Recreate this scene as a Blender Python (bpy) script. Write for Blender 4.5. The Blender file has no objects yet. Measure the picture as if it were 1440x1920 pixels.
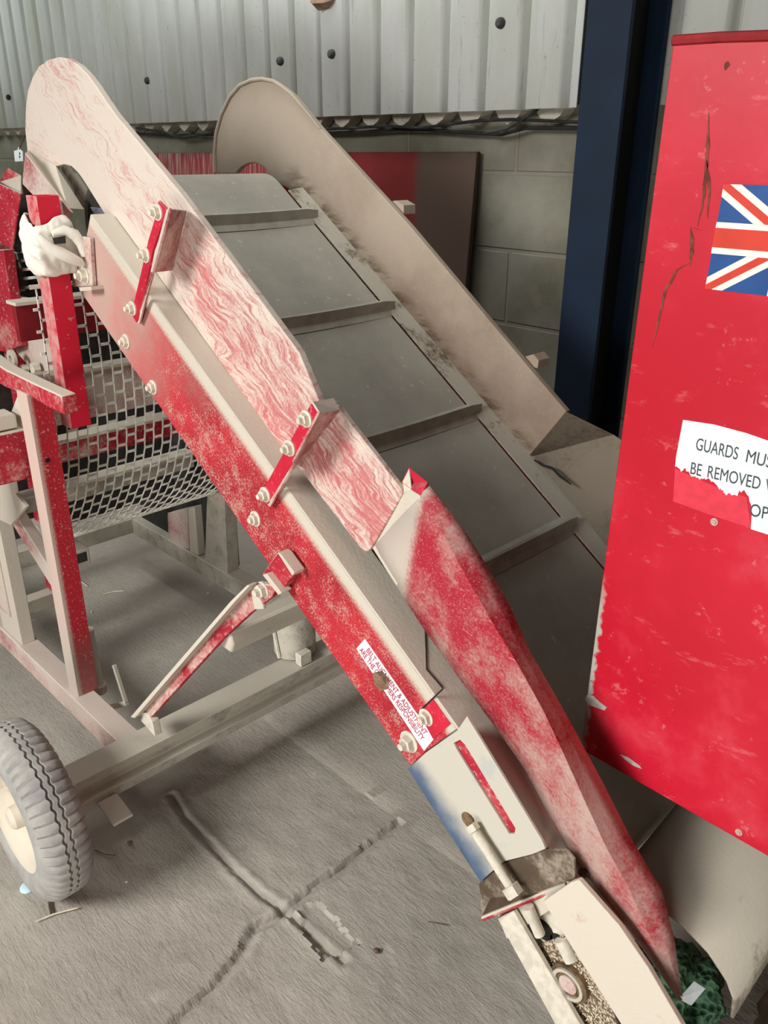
import bpy, bmesh, math, random
import numpy as np
from mathutils import Vector, Matrix, noise as mnoise
random.seed(7)
scene = bpy.context.scene
col = scene.collection

# ---------------------------------------------------------------- camera
W_, H_ = 1440.0, 1920.0
F_PX = 1550.0
PITCH, ROLL, PSI = math.radians(23.6), math.radians(-0.28), math.radians(45.5)
TH = math.radians(34.73)                  # incline of the elevator
CAM = np.array([0.0, 0.0, 1.6])
def _rot():
    cp, sp = math.cos(PITCH), math.sin(PITCH)
    right = np.array([1, 0, 0.]); fwd = np.array([0, cp, -sp]); down = np.array([0, -sp, -cp])
    c, s = math.cos(ROLL), math.sin(ROLL)
    R = np.array([c*right+s*down, -s*right+c*down, fwd])
    M = np.array([[math.cos(PSI), -math.sin(PSI), 0], [math.sin(PSI), math.cos(PSI), 0], [0, 0, 1]])
    return R @ M.T
RW = _rot()
cam_d = bpy.data.cameras.new('camera'); cam = bpy.data.objects.new('camera', cam_d); col.objects.link(cam)
cam_d.sensor_fit = 'VERTICAL'; cam_d.sensor_height = 36.0; cam_d.lens = 36.0*F_PX/H_
cam_d.clip_start = 0.02
m = Matrix([[RW[0][i], -RW[1][i], -RW[2][i], CAM[i]] for i in range(3)] + [[0, 0, 0, 1]])
cam.matrix_world = m
scene.camera = cam

# ---------------------------------------------------------------- world, daylight, exposure
scene.view_settings.view_transform = 'Standard'
scene.view_settings.look = 'None'
scene.view_settings.gamma = 1.0
scene.view_settings.use_curve_mapping = False
scene.view_settings.exposure = 0.15
wd = bpy.data.worlds.new('barn_daylight'); scene.world = wd; wd.use_nodes = True
bg = wd.node_tree.nodes['Background']; bg.inputs[0].default_value = (0.93, 1.0, 0.98, 1); bg.inputs[1].default_value = 0.012
def area(name, loc, target, sx, sy, power, colr=(1, 1, 1), spread=180):
    l = bpy.data.lights.new(name, 'AREA'); l.shape = 'RECTANGLE'; l.size = sx; l.size_y = sy
    l.energy = power; l.color = colr; l.spread = math.radians(spread)
    o = bpy.data.objects.new(name, l); col.objects.link(o); o.location = loc
    o.rotation_euler = (Vector(target)-Vector(loc)).to_track_quat('-Z', 'Y').to_euler()
    return o
# the open barn door behind and to the right of the photographer, and the brighter bay beyond the left end
area('barn_door_daylight', (0.6, -2.2, 0.62), (-0.8, 0.9, 0.7), 1.8, 1.0, 55, (1.0, 0.97, 0.93))
area('left_bay_daylight', (-6.3, 0.4, 3.0), (-4.2, 2.1, 1.6), 1.2, 1.4, 45, (0.92, 1.0, 0.95))
area('wall_fill_light', (-2.6, 1.4, 3.25), (-2.5, 2.1, 2.3), 1.6, 0.4, 17, (0.96, 1.0, 0.98), 100)  # unseen fill lamp added to brighten the cladding
area('high_front_fill', (-1.6, -2.4, 2.75), (-1.1, 0.6, 0.4), 1.5, 1.0, 55, (1.0, 0.98, 0.95), 112)  # high fill lamp added to light the floor and near side
area('belt_fill_light', (-1.3, 0.85, 3.25), (-2.0, 1.3, 1.3), 0.6, 0.6, 2.2, (1.0, 1.0, 0.97), 60)  # narrow lamp added to lift the belt's head end

# ---------------------------------------------------------------- helpers: geometry
V = Vector
def ray(px, py):
    return np.array([(px-720)/F_PX, (py-960)/F_PX, 1.]) @ RW
def _at(px, py, k, val):
    d = ray(px, py); P = CAM + d*(val-CAM[k])/d[k]; return V(P)
def aX(px, py, x): return _at(px, py, 0, x)
def aY(px, py, y): return _at(px, py, 1, y)
def aZ(px, py, z=0.0): return _at(px, py, 2, z)
CT, ST = math.cos(TH), math.sin(TH)
UD, VD, YD = V((CT, 0, -ST)), V((ST, 0, CT)), V((0, 1, 0))
def C(u, v, y): return V((u*CT+v*ST, y, -u*ST+v*CT))       # elevator frame: u down the slope, v off the belt, y across
def uv(px, py, y):
    P = aY(px, py, y); return (P.dot(UD), P.dot(VD))

class MB:
    def __init__(s): s.v = []; s.f = []
    def add(s, vs, fs):
        n = len(s.v); s.v += [V(p) for p in vs]; s.f += [tuple(n+i for i in f) for f in fs]; return s
    def prism(s, pts, ext):
        """polygon pts extruded by vector ext"""
        pts = [V(p) for p in pts]; e = V(ext); n = len(pts)
        nrm = V((0, 0, 0))
        for i in range(n):
            a, b = pts[i], pts[(i+1) % n]; nrm += a.cross(b)
        if nrm.dot(e) < 0: pts = pts[::-1]
        vs = pts + [p+e for p in pts]
        fs = [tuple(range(n))[::-1], tuple(range(n, 2*n))] + [(i, (i+1) % n, n+(i+1) % n, n+i) for i in range(n)]
        return s.add(vs, fs)
    def box(s, x0, x1, y0, y1, z0, z1):
        return s.prism([(x0, y0, z0), (x1, y0, z0), (x1, y1, z0), (x0, y1, z0)], (0, 0, z1-z0))
    def bar(s, p0, p1, w, h, side=(0, 1, 0)):
        """box bar from p0 to p1; w along `side`, h along the third axis"""
        p0, p1 = V(p0), V(p1); d = (p1-p0).normalized(); a = V(side); a = (a-d*a.dot(d)).normalized(); b = d.cross(a)
        return s.prism([p0+a*w*i+b*h*j for i, j in ((-.5, -.5), (.5, -.5), (.5, .5), (-.5, .5))], p1-p0)
    def sect(s, prof, p0, p1, side=(0, 1, 0)):
        """closed 2-D profile (along side, along third) swept p0 -> p1"""
        p0, p1 = V(p0), V(p1); d = (p1-p0).normalized(); a = V(side); a = (a-d*a.dot(d)).normalized(); b = d.cross(a)
        return s.prism([p0+a*i+b*j for i, j in prof], p1-p0)
    def tube(s, pts, r, n=10, cap=True):
        pts = [V(p) for p in pts]; rs = r if isinstance(r, (list, tuple)) else [r]*len(pts)
        vs = []; ref = None
        for i, p in enumerate(pts):
            d = (pts[min(i+1, len(pts)-1)]-pts[max(i-1, 0)]).normalized()
            if ref is None: ref = d.orthogonal().normalized()
            ref = (ref-d*ref.dot(d)).normalized(); b = d.cross(ref)
            vs += [p+(ref*math.cos(2*math.pi*k/n)+b*math.sin(2*math.pi*k/n))*rs[i] for k in range(n)]
        fs = []
        for i in range(len(pts)-1):
            for k in range(n):
                fs.append((i*n+k, i*n+(k+1) % n, (i+1)*n+(k+1) % n, (i+1)*n+k))
        if cap: fs += [tuple(range(n))[::-1], tuple(range((len(pts)-1)*n, len(pts)*n))]
        return s.add(vs, fs)
    def lathe(s, prof, c, axis=(0, 1, 0), n=40, close=False, x0=None):
        """profile (radius, along axis) turned about axis through c"""
        c = V(c); ax = V(axis).normalized(); e1 = V(x0) if x0 else ax.orthogonal().normalized(); e2 = ax.cross(e1); m_ = len(prof); vs = []
        for k in range(n):
            t = 2*math.pi*k/n; d = e1*math.cos(t)+e2*math.sin(t)
            vs += [c+d*r_+ax*h for r_, h in prof]
        fs = []
        for k in range(n):
            for i in range(m_ if close else m_-1):
                j = (i+1) % m_; k2 = (k+1) % n
                fs.append((k*m_+i, k*m_+j, k2*m_+j, k2*m_+i))
        return s.add(vs, fs)
    def hexbolt(s, c, axis, r=.011, h=.009, washer=.016):
        ax = V(axis).normalized(); c = V(c)
        s.tube([c, c+ax*.003], washer, 14)
        s.tube([c+ax*.003, c+ax*(.003+h)], r, 6)
        return s.tube([c+ax*(.003+h), c+ax*(.003+h*1.9)], r*.5, 8)
    def build(s, name, mat, parent=None, bevel=0, smooth=False, solid=0, subsurf=0):
        me = bpy.data.meshes.new(name)
        L = V(parent_loc(parent))
        me.from_pydata([tuple(p-L) for p in s.v], [], s.f)
        bm = bmesh.new(); bm.from_mesh(me); bmesh.ops.recalc_face_normals(bm, faces=bm.faces)
        bm.to_mesh(me); bm.free()
        me.materials.append(mat)
        o = bpy.data.objects.new(name, me); col.objects.link(o)
        if parent: o.parent = parent
        if solid:
            md = o.modifiers.new('solid', 'SOLIDIFY'); md.thickness = solid; md.offset = 0
        if bevel:
            md = o.modifiers.new('bevel', 'BEVEL'); md.width = bevel; md.segments = 2; md.limit_method = 'ANGLE'; md.angle_limit = math.radians(35)
        if subsurf:
            md = o.modifiers.new('sub', 'SUBSURF'); md.levels = subsurf; md.render_levels = subsurf
        if smooth or bevel or subsurf:
            for p in me.polygons: p.use_smooth = True
            if not subsurf:
                try:
                    me.set_sharp_from_angle(angle=math.radians(38))
                except Exception: pass
        return o
def parent_loc(p):
    t = V((0, 0, 0))
    while p: t += p.location; p = p.parent
    return t
def tag(o, label=None, cat=None, group=None, kind=None):
    if label: o['label'] = label
    if cat: o['category'] = cat
    if group: o['group'] = group
    if kind: o['kind'] = kind
    return o
def empty(name, loc, label, cat, group=None):
    o = bpy.data.objects.new(name, None); col.objects.link(o); o.location = loc
    return tag(o, label, cat, group)
def text(name, body, size, loc, xdir, ydir, mat, parent, width=None):
    """lettering in the plane of xdir/ydir; turned into a mesh"""
    cu = bpy.data.curves.new(name, 'FONT'); cu.body = body; cu.size = size; cu.extrude = .0002
    tmp = bpy.data.objects.new(name+'_tmp', cu); col.objects.link(tmp)
    bpy.context.view_layer.update()
    me = bpy.data.meshes.new_from_object(tmp.evaluated_get(bpy.context.evaluated_depsgraph_get()))
    col.objects.unlink(tmp); bpy.data.objects.remove(tmp)
    xs = [v.co.x for v in me.vertices]; w = max(xs)-min(xs)
    k = (width/w) if width else 1.0
    x, y = V(xdir).normalized(), V(ydir); y = (y-x*y.dot(x)).normalized(); z = x.cross(y); L = parent_loc(parent)
    for v in me.vertices:
        c = v.co; v.co = V(loc)+x*((c.x-min(xs))*k)+y*c.y+z*c.z - L
    me.materials.clear(); me.materials.append(mat)
    o = bpy.data.objects.new(name, me); col.objects.link(o); o.parent = parent
    return o

# ---------------------------------------------------------------- helpers: materials
class NT:
    def __init__(s, name):
        s.m = bpy.data.materials.new(name); s.m.use_nodes = True; s.t = s.m.node_tree
        s.b = s.t.nodes['Principled BSDF']; s.tc = s.t.nodes.new('ShaderNodeTexCoord')
    def n(s, typ, **kw):
        o = s.t.nodes.new(typ)
        for k, v in kw.items():
            if k.startswith('i_'):
                key = k[2:]; key = int(key) if key.isdigit() else key.replace('_', ' ')
                s.put(o.inputs[key], v)
            else: setattr(o, k, v)
        return o
    def put(s, sock, v):
        if hasattr(v, 'is_linked') or hasattr(v, 'links'): s.t.links.new(v, sock)
        else: sock.default_value = v
    def math(s, op, a, b=0.0, c=None, clamp=False):
        o = s.n('ShaderNodeMath', operation=op); o.use_clamp = clamp; s.put(o.inputs[0], a); s.put(o.inputs[1], b)
        if c is not None: s.put(o.inputs[2], c)
        return o.outputs[0]
    def step(s, x, lo, hi):
        o = s.n('ShaderNodeMapRange', interpolation_type='SMOOTHSTEP'); s.put(o.inputs[0], x); o.inputs[1].default_value = lo; o.inputs[2].default_value = hi
        return o.outputs[0]
    def mix(s, fac, a, b):
        o = s.n('ShaderNodeMix', data_type='RGBA'); s.put(o.inputs[0], fac)
        for i, v in ((6, a), (7, b)):
            s.put(o.inputs[i], v if not isinstance(v, tuple) else (*v[:3], 1))
        return o.outputs[2]
    def mapped(s, scale=(1, 1, 1), rot=(0, 0, 0), loc=(0, 0, 0), src=None):
        o = s.n('ShaderNodeMapping'); s.put(o.inputs[0], src or s.tc.outputs['Object']); o.inputs[1].default_value = loc; o.inputs[2].default_value = rot; o.inputs[3].default_value = scale
        return o.outputs[0]
    def noise(s, vec, scale, detail=4, rough=.55, dist=0):
        o = s.n('ShaderNodeTexNoise'); s.put(o.inputs['Vector'], vec); o.inputs['Scale'].default_value = scale; o.inputs['Detail'].default_value = detail
        o.inputs['Roughness'].default_value = rough; o.inputs['Distortion'].default_value = dist
        return o.outputs[0]
    def up(s):
        g = s.n('ShaderNodeNewGeometry'); x = s.n('ShaderNodeSeparateXYZ'); s.put(x.inputs[0], g.outputs['Normal']); return x.outputs[2]
    def fin(s, colr, rough=.9, bump=None, dist=.004, strength=.6, metal=0, spec=.25):
        s.put(s.b.inputs['Base Color'], colr if not isinstance(colr, tuple) else (*colr[:3], 1)); s.put(s.b.inputs['Roughness'], rough)
        s.b.inputs['Metallic'].default_value = metal; s.b.inputs['Specular IOR Level'].default_value = spec
        if bump is not None:
            b = s.n('ShaderNodeBump'); s.put(b.inputs['Height'], bump); b.inputs['Distance'].default_value = dist; b.inputs['Strength'].default_value = strength
            s.t.links.new(b.outputs[0], s.b.inputs['Normal'])
        return s.m
ROOT = V((-1.61, 1.08, 0.0))            # foot of the elevator's axle
def conv_uv(t):
    """u, v, y of the elevator frame from object coordinates (all elevator parts share ROOT as origin)"""
    vec = t.mapped(rot=(0, -TH, 0), loc=(ROOT.dot(UD), ROOT.y, ROOT.dot(VD)))
    # mapping: (u, y, v)
    x = t.n('ShaderNodeSeparateXYZ'); t.put(x.inputs[0], vec)
    return vec, x.outputs[0], x.outputs[1], x.outputs[2]

RED = (.50, .022, .045); RED_D = (.34, .012, .022); DUST = (.60, .545, .455); DUST_W = (.70, .64, .53); GREYD = (.34, .315, .27)
def m_simple(name, c, rough=.8, var=.15, scale=20, metal=0, bump=0):
    t = NT(name); nz = t.noise(t.tc.outputs['Object'], scale)
    c2 = tuple(x*(1-var) for x in c); c1 = tuple(min(1, x*(1+var)) for x in c)
    return t.fin(t.mix(t.step(nz, .3, .7), c2, c1), rough, nz if bump else None, bump or .001, metal=metal)
def m_dusty(name, base, dust=DUST, cover=.45, soft=.12, scale=9, up_gain=.5, speck=.6, rough=.75, fine=120, stretch=None, base2=None):
    """paint with patchy dust; dust lies more on faces that look up"""
    t = NT(name); vec = t.tc.outputs['Object']
    if stretch: vec = t.mapped(scale=stretch, rot=(0, -TH, 0))
    a = t.noise(vec, scale, 6, .62); f = t.noise(vec, fine, 3, .6)
    g = t.noise(t.tc.outputs['Object'], 3.0, 3, .5)
    h = t.math('ADD', t.math('MULTIPLY', a, .6), t.math('ADD', t.math('MULTIPLY', f, .22), t.math('MULTIPLY', g, .18)))
    h = t.math('ADD', h, t.math('MULTIPLY', t.math('MAXIMUM', t.up(), 0.0), up_gain))
    thr = 1-cover
    mask = t.step(h, thr-soft, thr+soft)
    if speck:
        sp = t.step(f, .60, .68); mask = t.math('MAXIMUM', mask, t.math('MULTIPLY', sp, speck))
    b2 = base2 or tuple(x*.7 for x in base)
    bc = t.mix(t.step(a, .3, .7), b2, base)
    return t.fin(t.mix(mask, bc, dust), rough, f, .0012, .5)

def m_web():
    t = NT('dusty_red_web'); vec, u, y, v = conv_uv(t)
    a = t.noise(vec, 7, 5, .6); f = t.noise(vec, 210, 2, .6); b = t.noise(vec, 26, 5, .65)
    # dust skirt along the top edge, dusty head end, speckles
    top = t.step(t.math('ADD', v, t.math('MULTIPLY', t.math('SUBTRACT', f, .5), .022)), .107, .132)
    head = t.math('MULTIPLY', t.step(t.math('ADD', u, t.math('MULTIPLY', a, .5)), -1.55, -2.05), .62)
    patch = t.math('MULTIPLY', t.step(t.math('ADD', t.math('MULTIPLY', b, .6), t.math('MULTIPLY', f, .6)), .58, .80), .55)
    sp = t.math('MULTIPLY', t.step(t.noise(vec, 330, 2, .6), .60, .68), .55)
    mask = t.math('MAXIMUM', t.math('MAXIMUM', top, head), t.math('MAXIMUM', patch, sp))
    base = t.mix(t.step(a, .35, .65), (.36, .013, .024), (.50, .022, .036))
    return t.fin(t.mix(mask, base, DUST), .7, f, .001, .5)
def m_board():
    t = NT('streaked_red_board'); vec, u, y, v = conv_uv(t)
    w = t.noise(t.mapped(scale=(1.6, 1, 5), rot=(0, -TH, 0)), 3, 3, .5)
    bend = t.n('ShaderNodeVectorMath', operation='ADD'); t.put(bend.inputs[0], vec)
    cmb = t.n('ShaderNodeCombineXYZ'); t.put(cmb.inputs[2], t.math('MULTIPLY', w, .10)); t.put(bend.inputs[1], cmb.outputs[0])
    st = t.mapped(scale=(7, 1, 75), src=bend.outputs[0])
    g = t.noise(st, 2.6, 4, .65); f = t.noise(vec, 190, 2, .6); big = t.noise(vec, 4.2, 5, .6)
    h = t.math('ADD', t.math('MULTIPLY', g, .52), t.math('ADD', t.math('MULTIPLY', f, .14), t.math('MULTIPLY', big, .34)))
    h = t.math('ADD', h, t.math('MULTIPLY', t.step(u, -1.80, -2.30), .10))
    h = t.math('ADD', h, t.math('MULTIPLY', t.step(t.math('ABSOLUTE', t.math('SUBTRACT', v, .265)), .04, .11), .05))
    mask = t.step(h, .43, .62)
    red = t.mix(t.step(big, .35, .65), (.52, .06, .08), (.43, .035, .055))
    return t.fin(t.mix(t.math('ADD', t.math('MULTIPLY', mask, .80), .18), red, (.68, .60, .52)), .85, g, .0015, .5)

MAT = {}
def build_materials():
    MAT['web'] = m_web(); MAT['board'] = m_board()
    MAT['flange'] = m_dusty('dust_covered_flange', (.45, .06, .07), (.60, .555, .465), cover=.72, up_gain=.5, speck=0)
    MAT['streak'] = m_dusty('streaked_red_paint', (.46, .03, .05), (.64, .55, .48), cover=.50, up_gain=.5, speck=.3, scale=14, soft=.16)
    MAT['far_board'] = m_farboard()
    MAT['far_fit'] = m_dusty('far_board', (.30, .13, .10), (.34, .265, .205), cover=.66, up_gain=.2, speck=.1, scale=3, soft=.2, base2=(.20, .12, .085))
    MAT['red'] = m_dusty('dusty_red_paint', RED, cover=.40, up_gain=.55)
    MAT['red_clean'] = m_dusty('clean_red_paint', (.62, .02, .05), (.62, .30, .30), cover=.30, up_gain=.2, speck=.35, rough=.5)
    MAT['pink'] = m_dusty('pink_dusty_paint', (.50, .10, .12), (.62, .53, .46), cover=.55, up_gain=.3, scale=6)
    MAT['flare'] = m_flare()
    MAT['pale'] = m_dusty('pale_dusty_steel', (.40, .28, .24), DUST, cover=.68, up_gain=.35, speck=0)
    MAT['dusty'] = m_dusty('dust_covered_steel', (.40, .36, .30), (.54, .50, .42), cover=.55, up_gain=.3, speck=0, scale=14)
    MAT['belt'] = m_belt()
    MAT['cleat'] = m_simple('dusty_cleat', (.44, .42, .36), .95, .12, 25)
    MAT['dark'] = m_simple('dark_steel', (.035, .033, .032), .6, .3, 25)
    MAT['black'] = m_simple('black_rubber', (.02, .02, .02), .8, .3, 25)
    MAT['bolt'] = m_simple('dusty_bolt', (.66, .61, .51), .9, .12, 60)
    MAT['tyre'] = m_tyre(); MAT['rim'] = m_dusty('cream_rim', (.62, .52, .38), (.66, .60, .49), cover=.6, up_gain=.2, speck=0)
    MAT['mesh'] = m_simple('dusty_mesh_wire', (.86, .82, .73), .9, .2, 40)
    MAT['blueplate'] = m_blue()
    MAT['white'] = m_simple('white_label', (.74, .79, .82), .5, .04, 10)
    MAT['letter_red'] = m_simple('red_lettering', (.50, .05, .09), .6, .1, 10)
    MAT['letter_dark'] = m_simple('dark_lettering', (.06, .07, .08), .6, .1, 10)
    MAT['rust'] = m_simple('rusty_grain', (.16, .10, .055), .95, .5, 60, bump=.004)
    MAT['debris'] = m_debris()
    MAT['rag'] = m_simple('white_cotton', (.82, .79, .70), .95, .06, 30, bump=.003)
    MAT['straw'] = m_simple('pale_straw', (.72, .66, .50), .9, .15, 30)
    MAT['twig'] = m_simple('dark_twig', (.13, .09, .06), .9, .3, 30)
def m_farboard():
    t = NT('stained_far_board'); vec, u, y, v = conv_uv(t)
    a = t.noise(vec, 3.2, 5, .6); b = t.noise(t.mapped(scale=(3, 1, 12), rot=(0, -TH, 0)), 4, 6, .65); f = t.noise(vec, 150, 2, .6)
    c = t.mix(t.step(a, .32, .68), (.255, .180, .135), (.40, .325, .255))
    c = t.mix(t.math('MULTIPLY', t.step(u, -1.75, -2.45), .55), c, (.45, .385, .31))
    foot = t.math('MULTIPLY', t.step(t.math('ADD', v, t.math('MULTIPLY', t.math('SUBTRACT', b, .5), .06)), .248, .212), t.math('MULTIPLY', t.step(b, .42, .60), t.step(u, -2.47, -2.36)))
    c = t.mix(t.math('MULTIPLY', foot, .75), c, (.10, .058, .030))
    c = t.mix(t.math('MULTIPLY', t.step(f, .62, .70), .25), c, (.5, .44, .36))
    return t.fin(c, .88, f, .001, .4)
def m_flare():
    t = NT('scuffed_red_flare'); vec, u, y, v = conv_uv(t)
    a = t.noise(vec, 11, 6, .65); f = t.noise(vec, 170, 3, .6); g = t.noise(vec, 3.2, 3, .5)
    s_ = t.noise(t.mapped(scale=(3, 3, 16), rot=(0, -TH+.3, 0)), 6, 4, .7)
    h = t.math('ADD', t.math('MULTIPLY', a, .5), t.math('ADD', t.math('MULTIPLY', f, .22), t.math('MULTIPLY', g, .28)))
    h = t.math('ADD', h, t.math('MULTIPLY', t.step(u, -1.1, -.75), .09))
    h = t.math('ADD', h, t.math('MULTIPLY', t.step(v, .23, .13), .06))
    mask = t.math('MULTIPLY', t.step(h, .46, .68), .75)
    cor = t.step(t.math('ADD', t.math('ADD', u, t.math('MULTIPLY', v, .42)), t.math('MULTIPLY', f, .03)), -1.118, -1.150)
    mask = t.math('MAXIMUM', mask, cor)
    sp = t.math('MULTIPLY', t.step(t.noise(vec, 300, 2, .6), .60, .68), .5); mask = t.math('MAXIMUM', mask, sp)
    sc = t.math('MULTIPLY', t.step(s_, .64, .70), .6)
    mask = t.math('MAXIMUM', mask, sc)
    return t.fin(t.mix(mask, (.40, .018, .038), (.55, .48, .41)), .65, f, .001, .5)
def m_belt():
    t = NT('dusty_grey_belt'); v = t.tc.outputs['Object']; a = t.noise(v, 5, 5, .6); f = t.noise(v, 240, 2, .6)
    c = t.mix(t.step(a, .3, .7), (.35, .332, .285), (.44, .42, .36))
    c = t.mix(t.math('MULTIPLY', t.step(t.noise(v, 60, 2, .5), .68, .74), .6), c, (.6, .57, .5))
    return t.fin(c, .95, f, .001, .4)
def m_tyre():
    t = NT('dusty_tyre_rubber'); v = t.tc.outputs['Object']; a = t.noise(v, 18, 5, .6); f = t.noise(v, 160, 2, .6)
    c = t.mix(t.step(a, .3, .7), (.30, .295, .285), (.42, .405, .37))
    return t.fin(c, .92, f, .0015, .5)
def m_blue():
    t = NT('worn_blue_plate'); vec, u, y, v = conv_uv(t); a = t.noise(vec, 9, 5, .6); f = t.noise(vec, 160, 2, .6)
    edge = t.math('ADD', v, t.math('MULTIPLY', t.math('SUBTRACT', a, .5), .09))
    mask = t.step(edge, -.045, .035)
    c = t.mix(mask, (.075, .12, .20), (.56, .53, .45))
    c = t.mix(t.math('MULTIPLY', t.step(t.noise(vec, 14, 4, .6), .55, .7), .35), c, (.34, .39, .45))
    return t.fin(c, .8, f, .001, .4)
def m_debris():
    t = NT('chaff_and_grain'); v = t.tc.outputs['Object']; vo = t.n('ShaderNodeTexVoronoi'); t.put(vo.inputs['Vector'], v); vo.inputs['Scale'].default_value = 170
    c = t.mix(t.step(vo.outputs['Distance'], .2, .7), (.62, .53, .40), (.16, .11, .07))
    return t.fin(c, .95, vo.outputs['Distance'], .003, 1)
build_materials()

# ================================================================= SETTING
def m_floor():
    t = NT('dusty_concrete'); v = t.tc.outputs['Object']
    a = t.noise(v, 2.2, 6, .6); b = t.noise(v, 15, 6, .62); f = t.noise(v, 170, 3, .65)
    r = t.noise(t.mapped(scale=(7, 34, 7), rot=(0, 0, .2)), 3.0, 6, .62, .8)
    c = t.mix(t.step(a, .3, .7), (.38, .345, .297), (.46, .42, .368))
    c = t.mix(t.math('MULTIPLY', t.step(b, .56, .72), .35), c, (.56, .525, .47))
    c = t.mix(t.math('MULTIPLY', t.step(b, .42, .30), .35), c, (.27, .24, .205))
    c = t.mix(t.math('MULTIPLY', t.step(f, .66, .74), .35), c, (.60, .565, .505))
    h = t.math('ADD', t.math('MULTIPLY', r, .30), t.math('ADD', t.math('MULTIPLY', f, .10), t.math('MULTIPLY', b, .55)))
    return t.fin(c, .93, h, .011, .8)
def make_floor():
    g1 = [aZ(*q) for q in ((322, 1490), (345, 1530), (395, 1580), (440, 1630), (490, 1675), (540, 1708), (600, 1760), (645, 1800))]
    g2 = [aZ(*q) for q in ((860, 1462), (800, 1500), (745, 1543), (690, 1585), (640, 1628), (590, 1660), (540, 1704), (480, 1735), (450, 1790), (400, 1850), (340, 1905), (300, 1950))]
    pit = [aZ(*q) for q in ((560, 1700), (600, 1690), (650, 1745), (668, 1765), (610, 1800), (570, 1745))]
    def dseg(p, pts):
        d = 9
        for a, b in zip(pts[:-1], pts[1:]):
            ab = b-a; k = max(0, min(1, (p-a).dot(ab)/ab.length_squared)); d = min(d, (p-(a+ab*k)).length)
        return d
    def inpoly(p, poly):
        c = False; n = len(poly)
        for i in range(n):
            a, b = poly[i], poly[i-1]
            if (a.y > p.y) != (b.y > p.y) and p.x < (b.x-a.x)*(p.y-a.y)/(b.y-a.y)+a.x: c = not c
        return c
    xs = list(np.arange(-7.21, -1.75, .09)) + list(np.arange(-1.75, -.3, .006)) + list(np.arange(-.3, 2.6, .12))
    ys = list(np.arange(-2.5, .12, .12)) + list(np.arange(.12, 1.2, .006)) + list(np.arange(1.2, 2.35, .06))
    mb = MB()
    for x in xs:
        for y in ys:
            p = V((x, y, 0)); z = 0
            if -1.75 < x < -.3 and .1 < y < 1.2:
                jit = mnoise.noise(p*38)*.004+mnoise.noise(p*120)*.0025
                d1, d2 = dseg(p, g1)+jit, dseg(p, g2)+jit
                z -= .010*math.exp(-(d1/.007)**2) + .014*max(0, 1-(d2/.013)**4)*(1 if d2 < .013 else 0)
                z += .003*math.exp(-((d2-.024)/.009)**2) + .003*math.exp(-((d1-.018)/.009)**2)
                if inpoly(p+V((jit*3, jit*2, 0)), pit): z -= .009
                z += .0035*mnoise.noise(p*6)+.0016*mnoise.noise(p*22)
                z = z - .003
            mb.v.append(V((x, y, z-.001)))
    ny = len(ys)
    mb.f = [(i*ny+j, (i+1)*ny+j, (i+1)*ny+j+1, i*ny+j+1) for i in range(len(xs)-1) for j in range(ny-1)]
    o = mb.build('floor', m_floor(), None, smooth=True); tag(o, kind='structure')
make_floor()

WALLY = 2.17
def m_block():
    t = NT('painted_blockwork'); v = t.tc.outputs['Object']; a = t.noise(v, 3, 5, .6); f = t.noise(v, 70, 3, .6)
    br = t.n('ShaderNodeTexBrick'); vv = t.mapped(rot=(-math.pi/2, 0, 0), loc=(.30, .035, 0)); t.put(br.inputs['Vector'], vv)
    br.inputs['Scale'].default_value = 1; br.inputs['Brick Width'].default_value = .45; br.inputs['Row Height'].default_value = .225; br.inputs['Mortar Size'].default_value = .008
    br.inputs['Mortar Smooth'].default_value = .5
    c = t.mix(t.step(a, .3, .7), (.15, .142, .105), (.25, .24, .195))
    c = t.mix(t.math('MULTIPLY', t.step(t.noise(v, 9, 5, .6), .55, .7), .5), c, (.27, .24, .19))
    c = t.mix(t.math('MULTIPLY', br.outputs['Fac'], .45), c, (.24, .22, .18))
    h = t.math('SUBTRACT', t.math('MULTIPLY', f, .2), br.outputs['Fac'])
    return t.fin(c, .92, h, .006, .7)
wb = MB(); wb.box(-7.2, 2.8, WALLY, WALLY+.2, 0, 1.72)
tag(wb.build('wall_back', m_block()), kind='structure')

def m_clad():
    t = NT('weathered_cladding'); v = t.tc.outputs['Object']; a = t.noise(t.mapped(scale=(3, 3, .8)), 2.0, 5, .6); f = t.noise(v, 90, 3, .65); s_ = t.noise(t.mapped(scale=(14, 14, 1.6)), 2.2, 5, .65)
    c = t.mix(t.step(a, .35, .65), (.66, .69, .63), (.76, .785, .77))
    c = t.mix(t.math('MULTIPLY', t.step(s_, .60, .74), .5), c, (.36, .37, .31))
    c = t.mix(t.math('MULTIPLY', t.step(f, .66, .72), .5), c, (.22, .21, .17))
    return t.fin(c, .75, f, .001, .4)
CLAD = m_clad(); BOLTM = m_simple('dark_fixing', (.05, .05, .048), .7, .3, 40)
PITCH_R = .1445
def rib_y(x):
    """depth of the cladding at x: broad crests, narrow grooves"""
    t = ((x + 10*PITCH_R*7 - .035) / PITCH_R) % 1.0
    if t < .74: return -.007*math.sin(math.pi*t/.74)
    q = (t-.74)/.26
    return .046*min(1, min(q, 1-q)/.34)
def sheet(x0, x1, yo, z0, z1):
    mb = MB(); n = int((x1-x0)/.006); zs = [z0, (z0+z1)/2, z1]
    for i in range(n+1):
        x = x0+(x1-x0)*i/n; y = 2.085+yo+rib_y(x)
        mb.v += [V((x, y, z)) for z in zs]
    for i in range(n):
        for j in range(2): mb.f.append((i*3+j, (i+1)*3+j, (i+1)*3+j+1, i*3+j+1))
    return mb
SHEETS = [(-7.09, -4.235, 0.0), (-4.255, -2.435, -.006), (-2.46, -1.385, -.012), (-1.20, 2.7, .0)]
sheets = []
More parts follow.
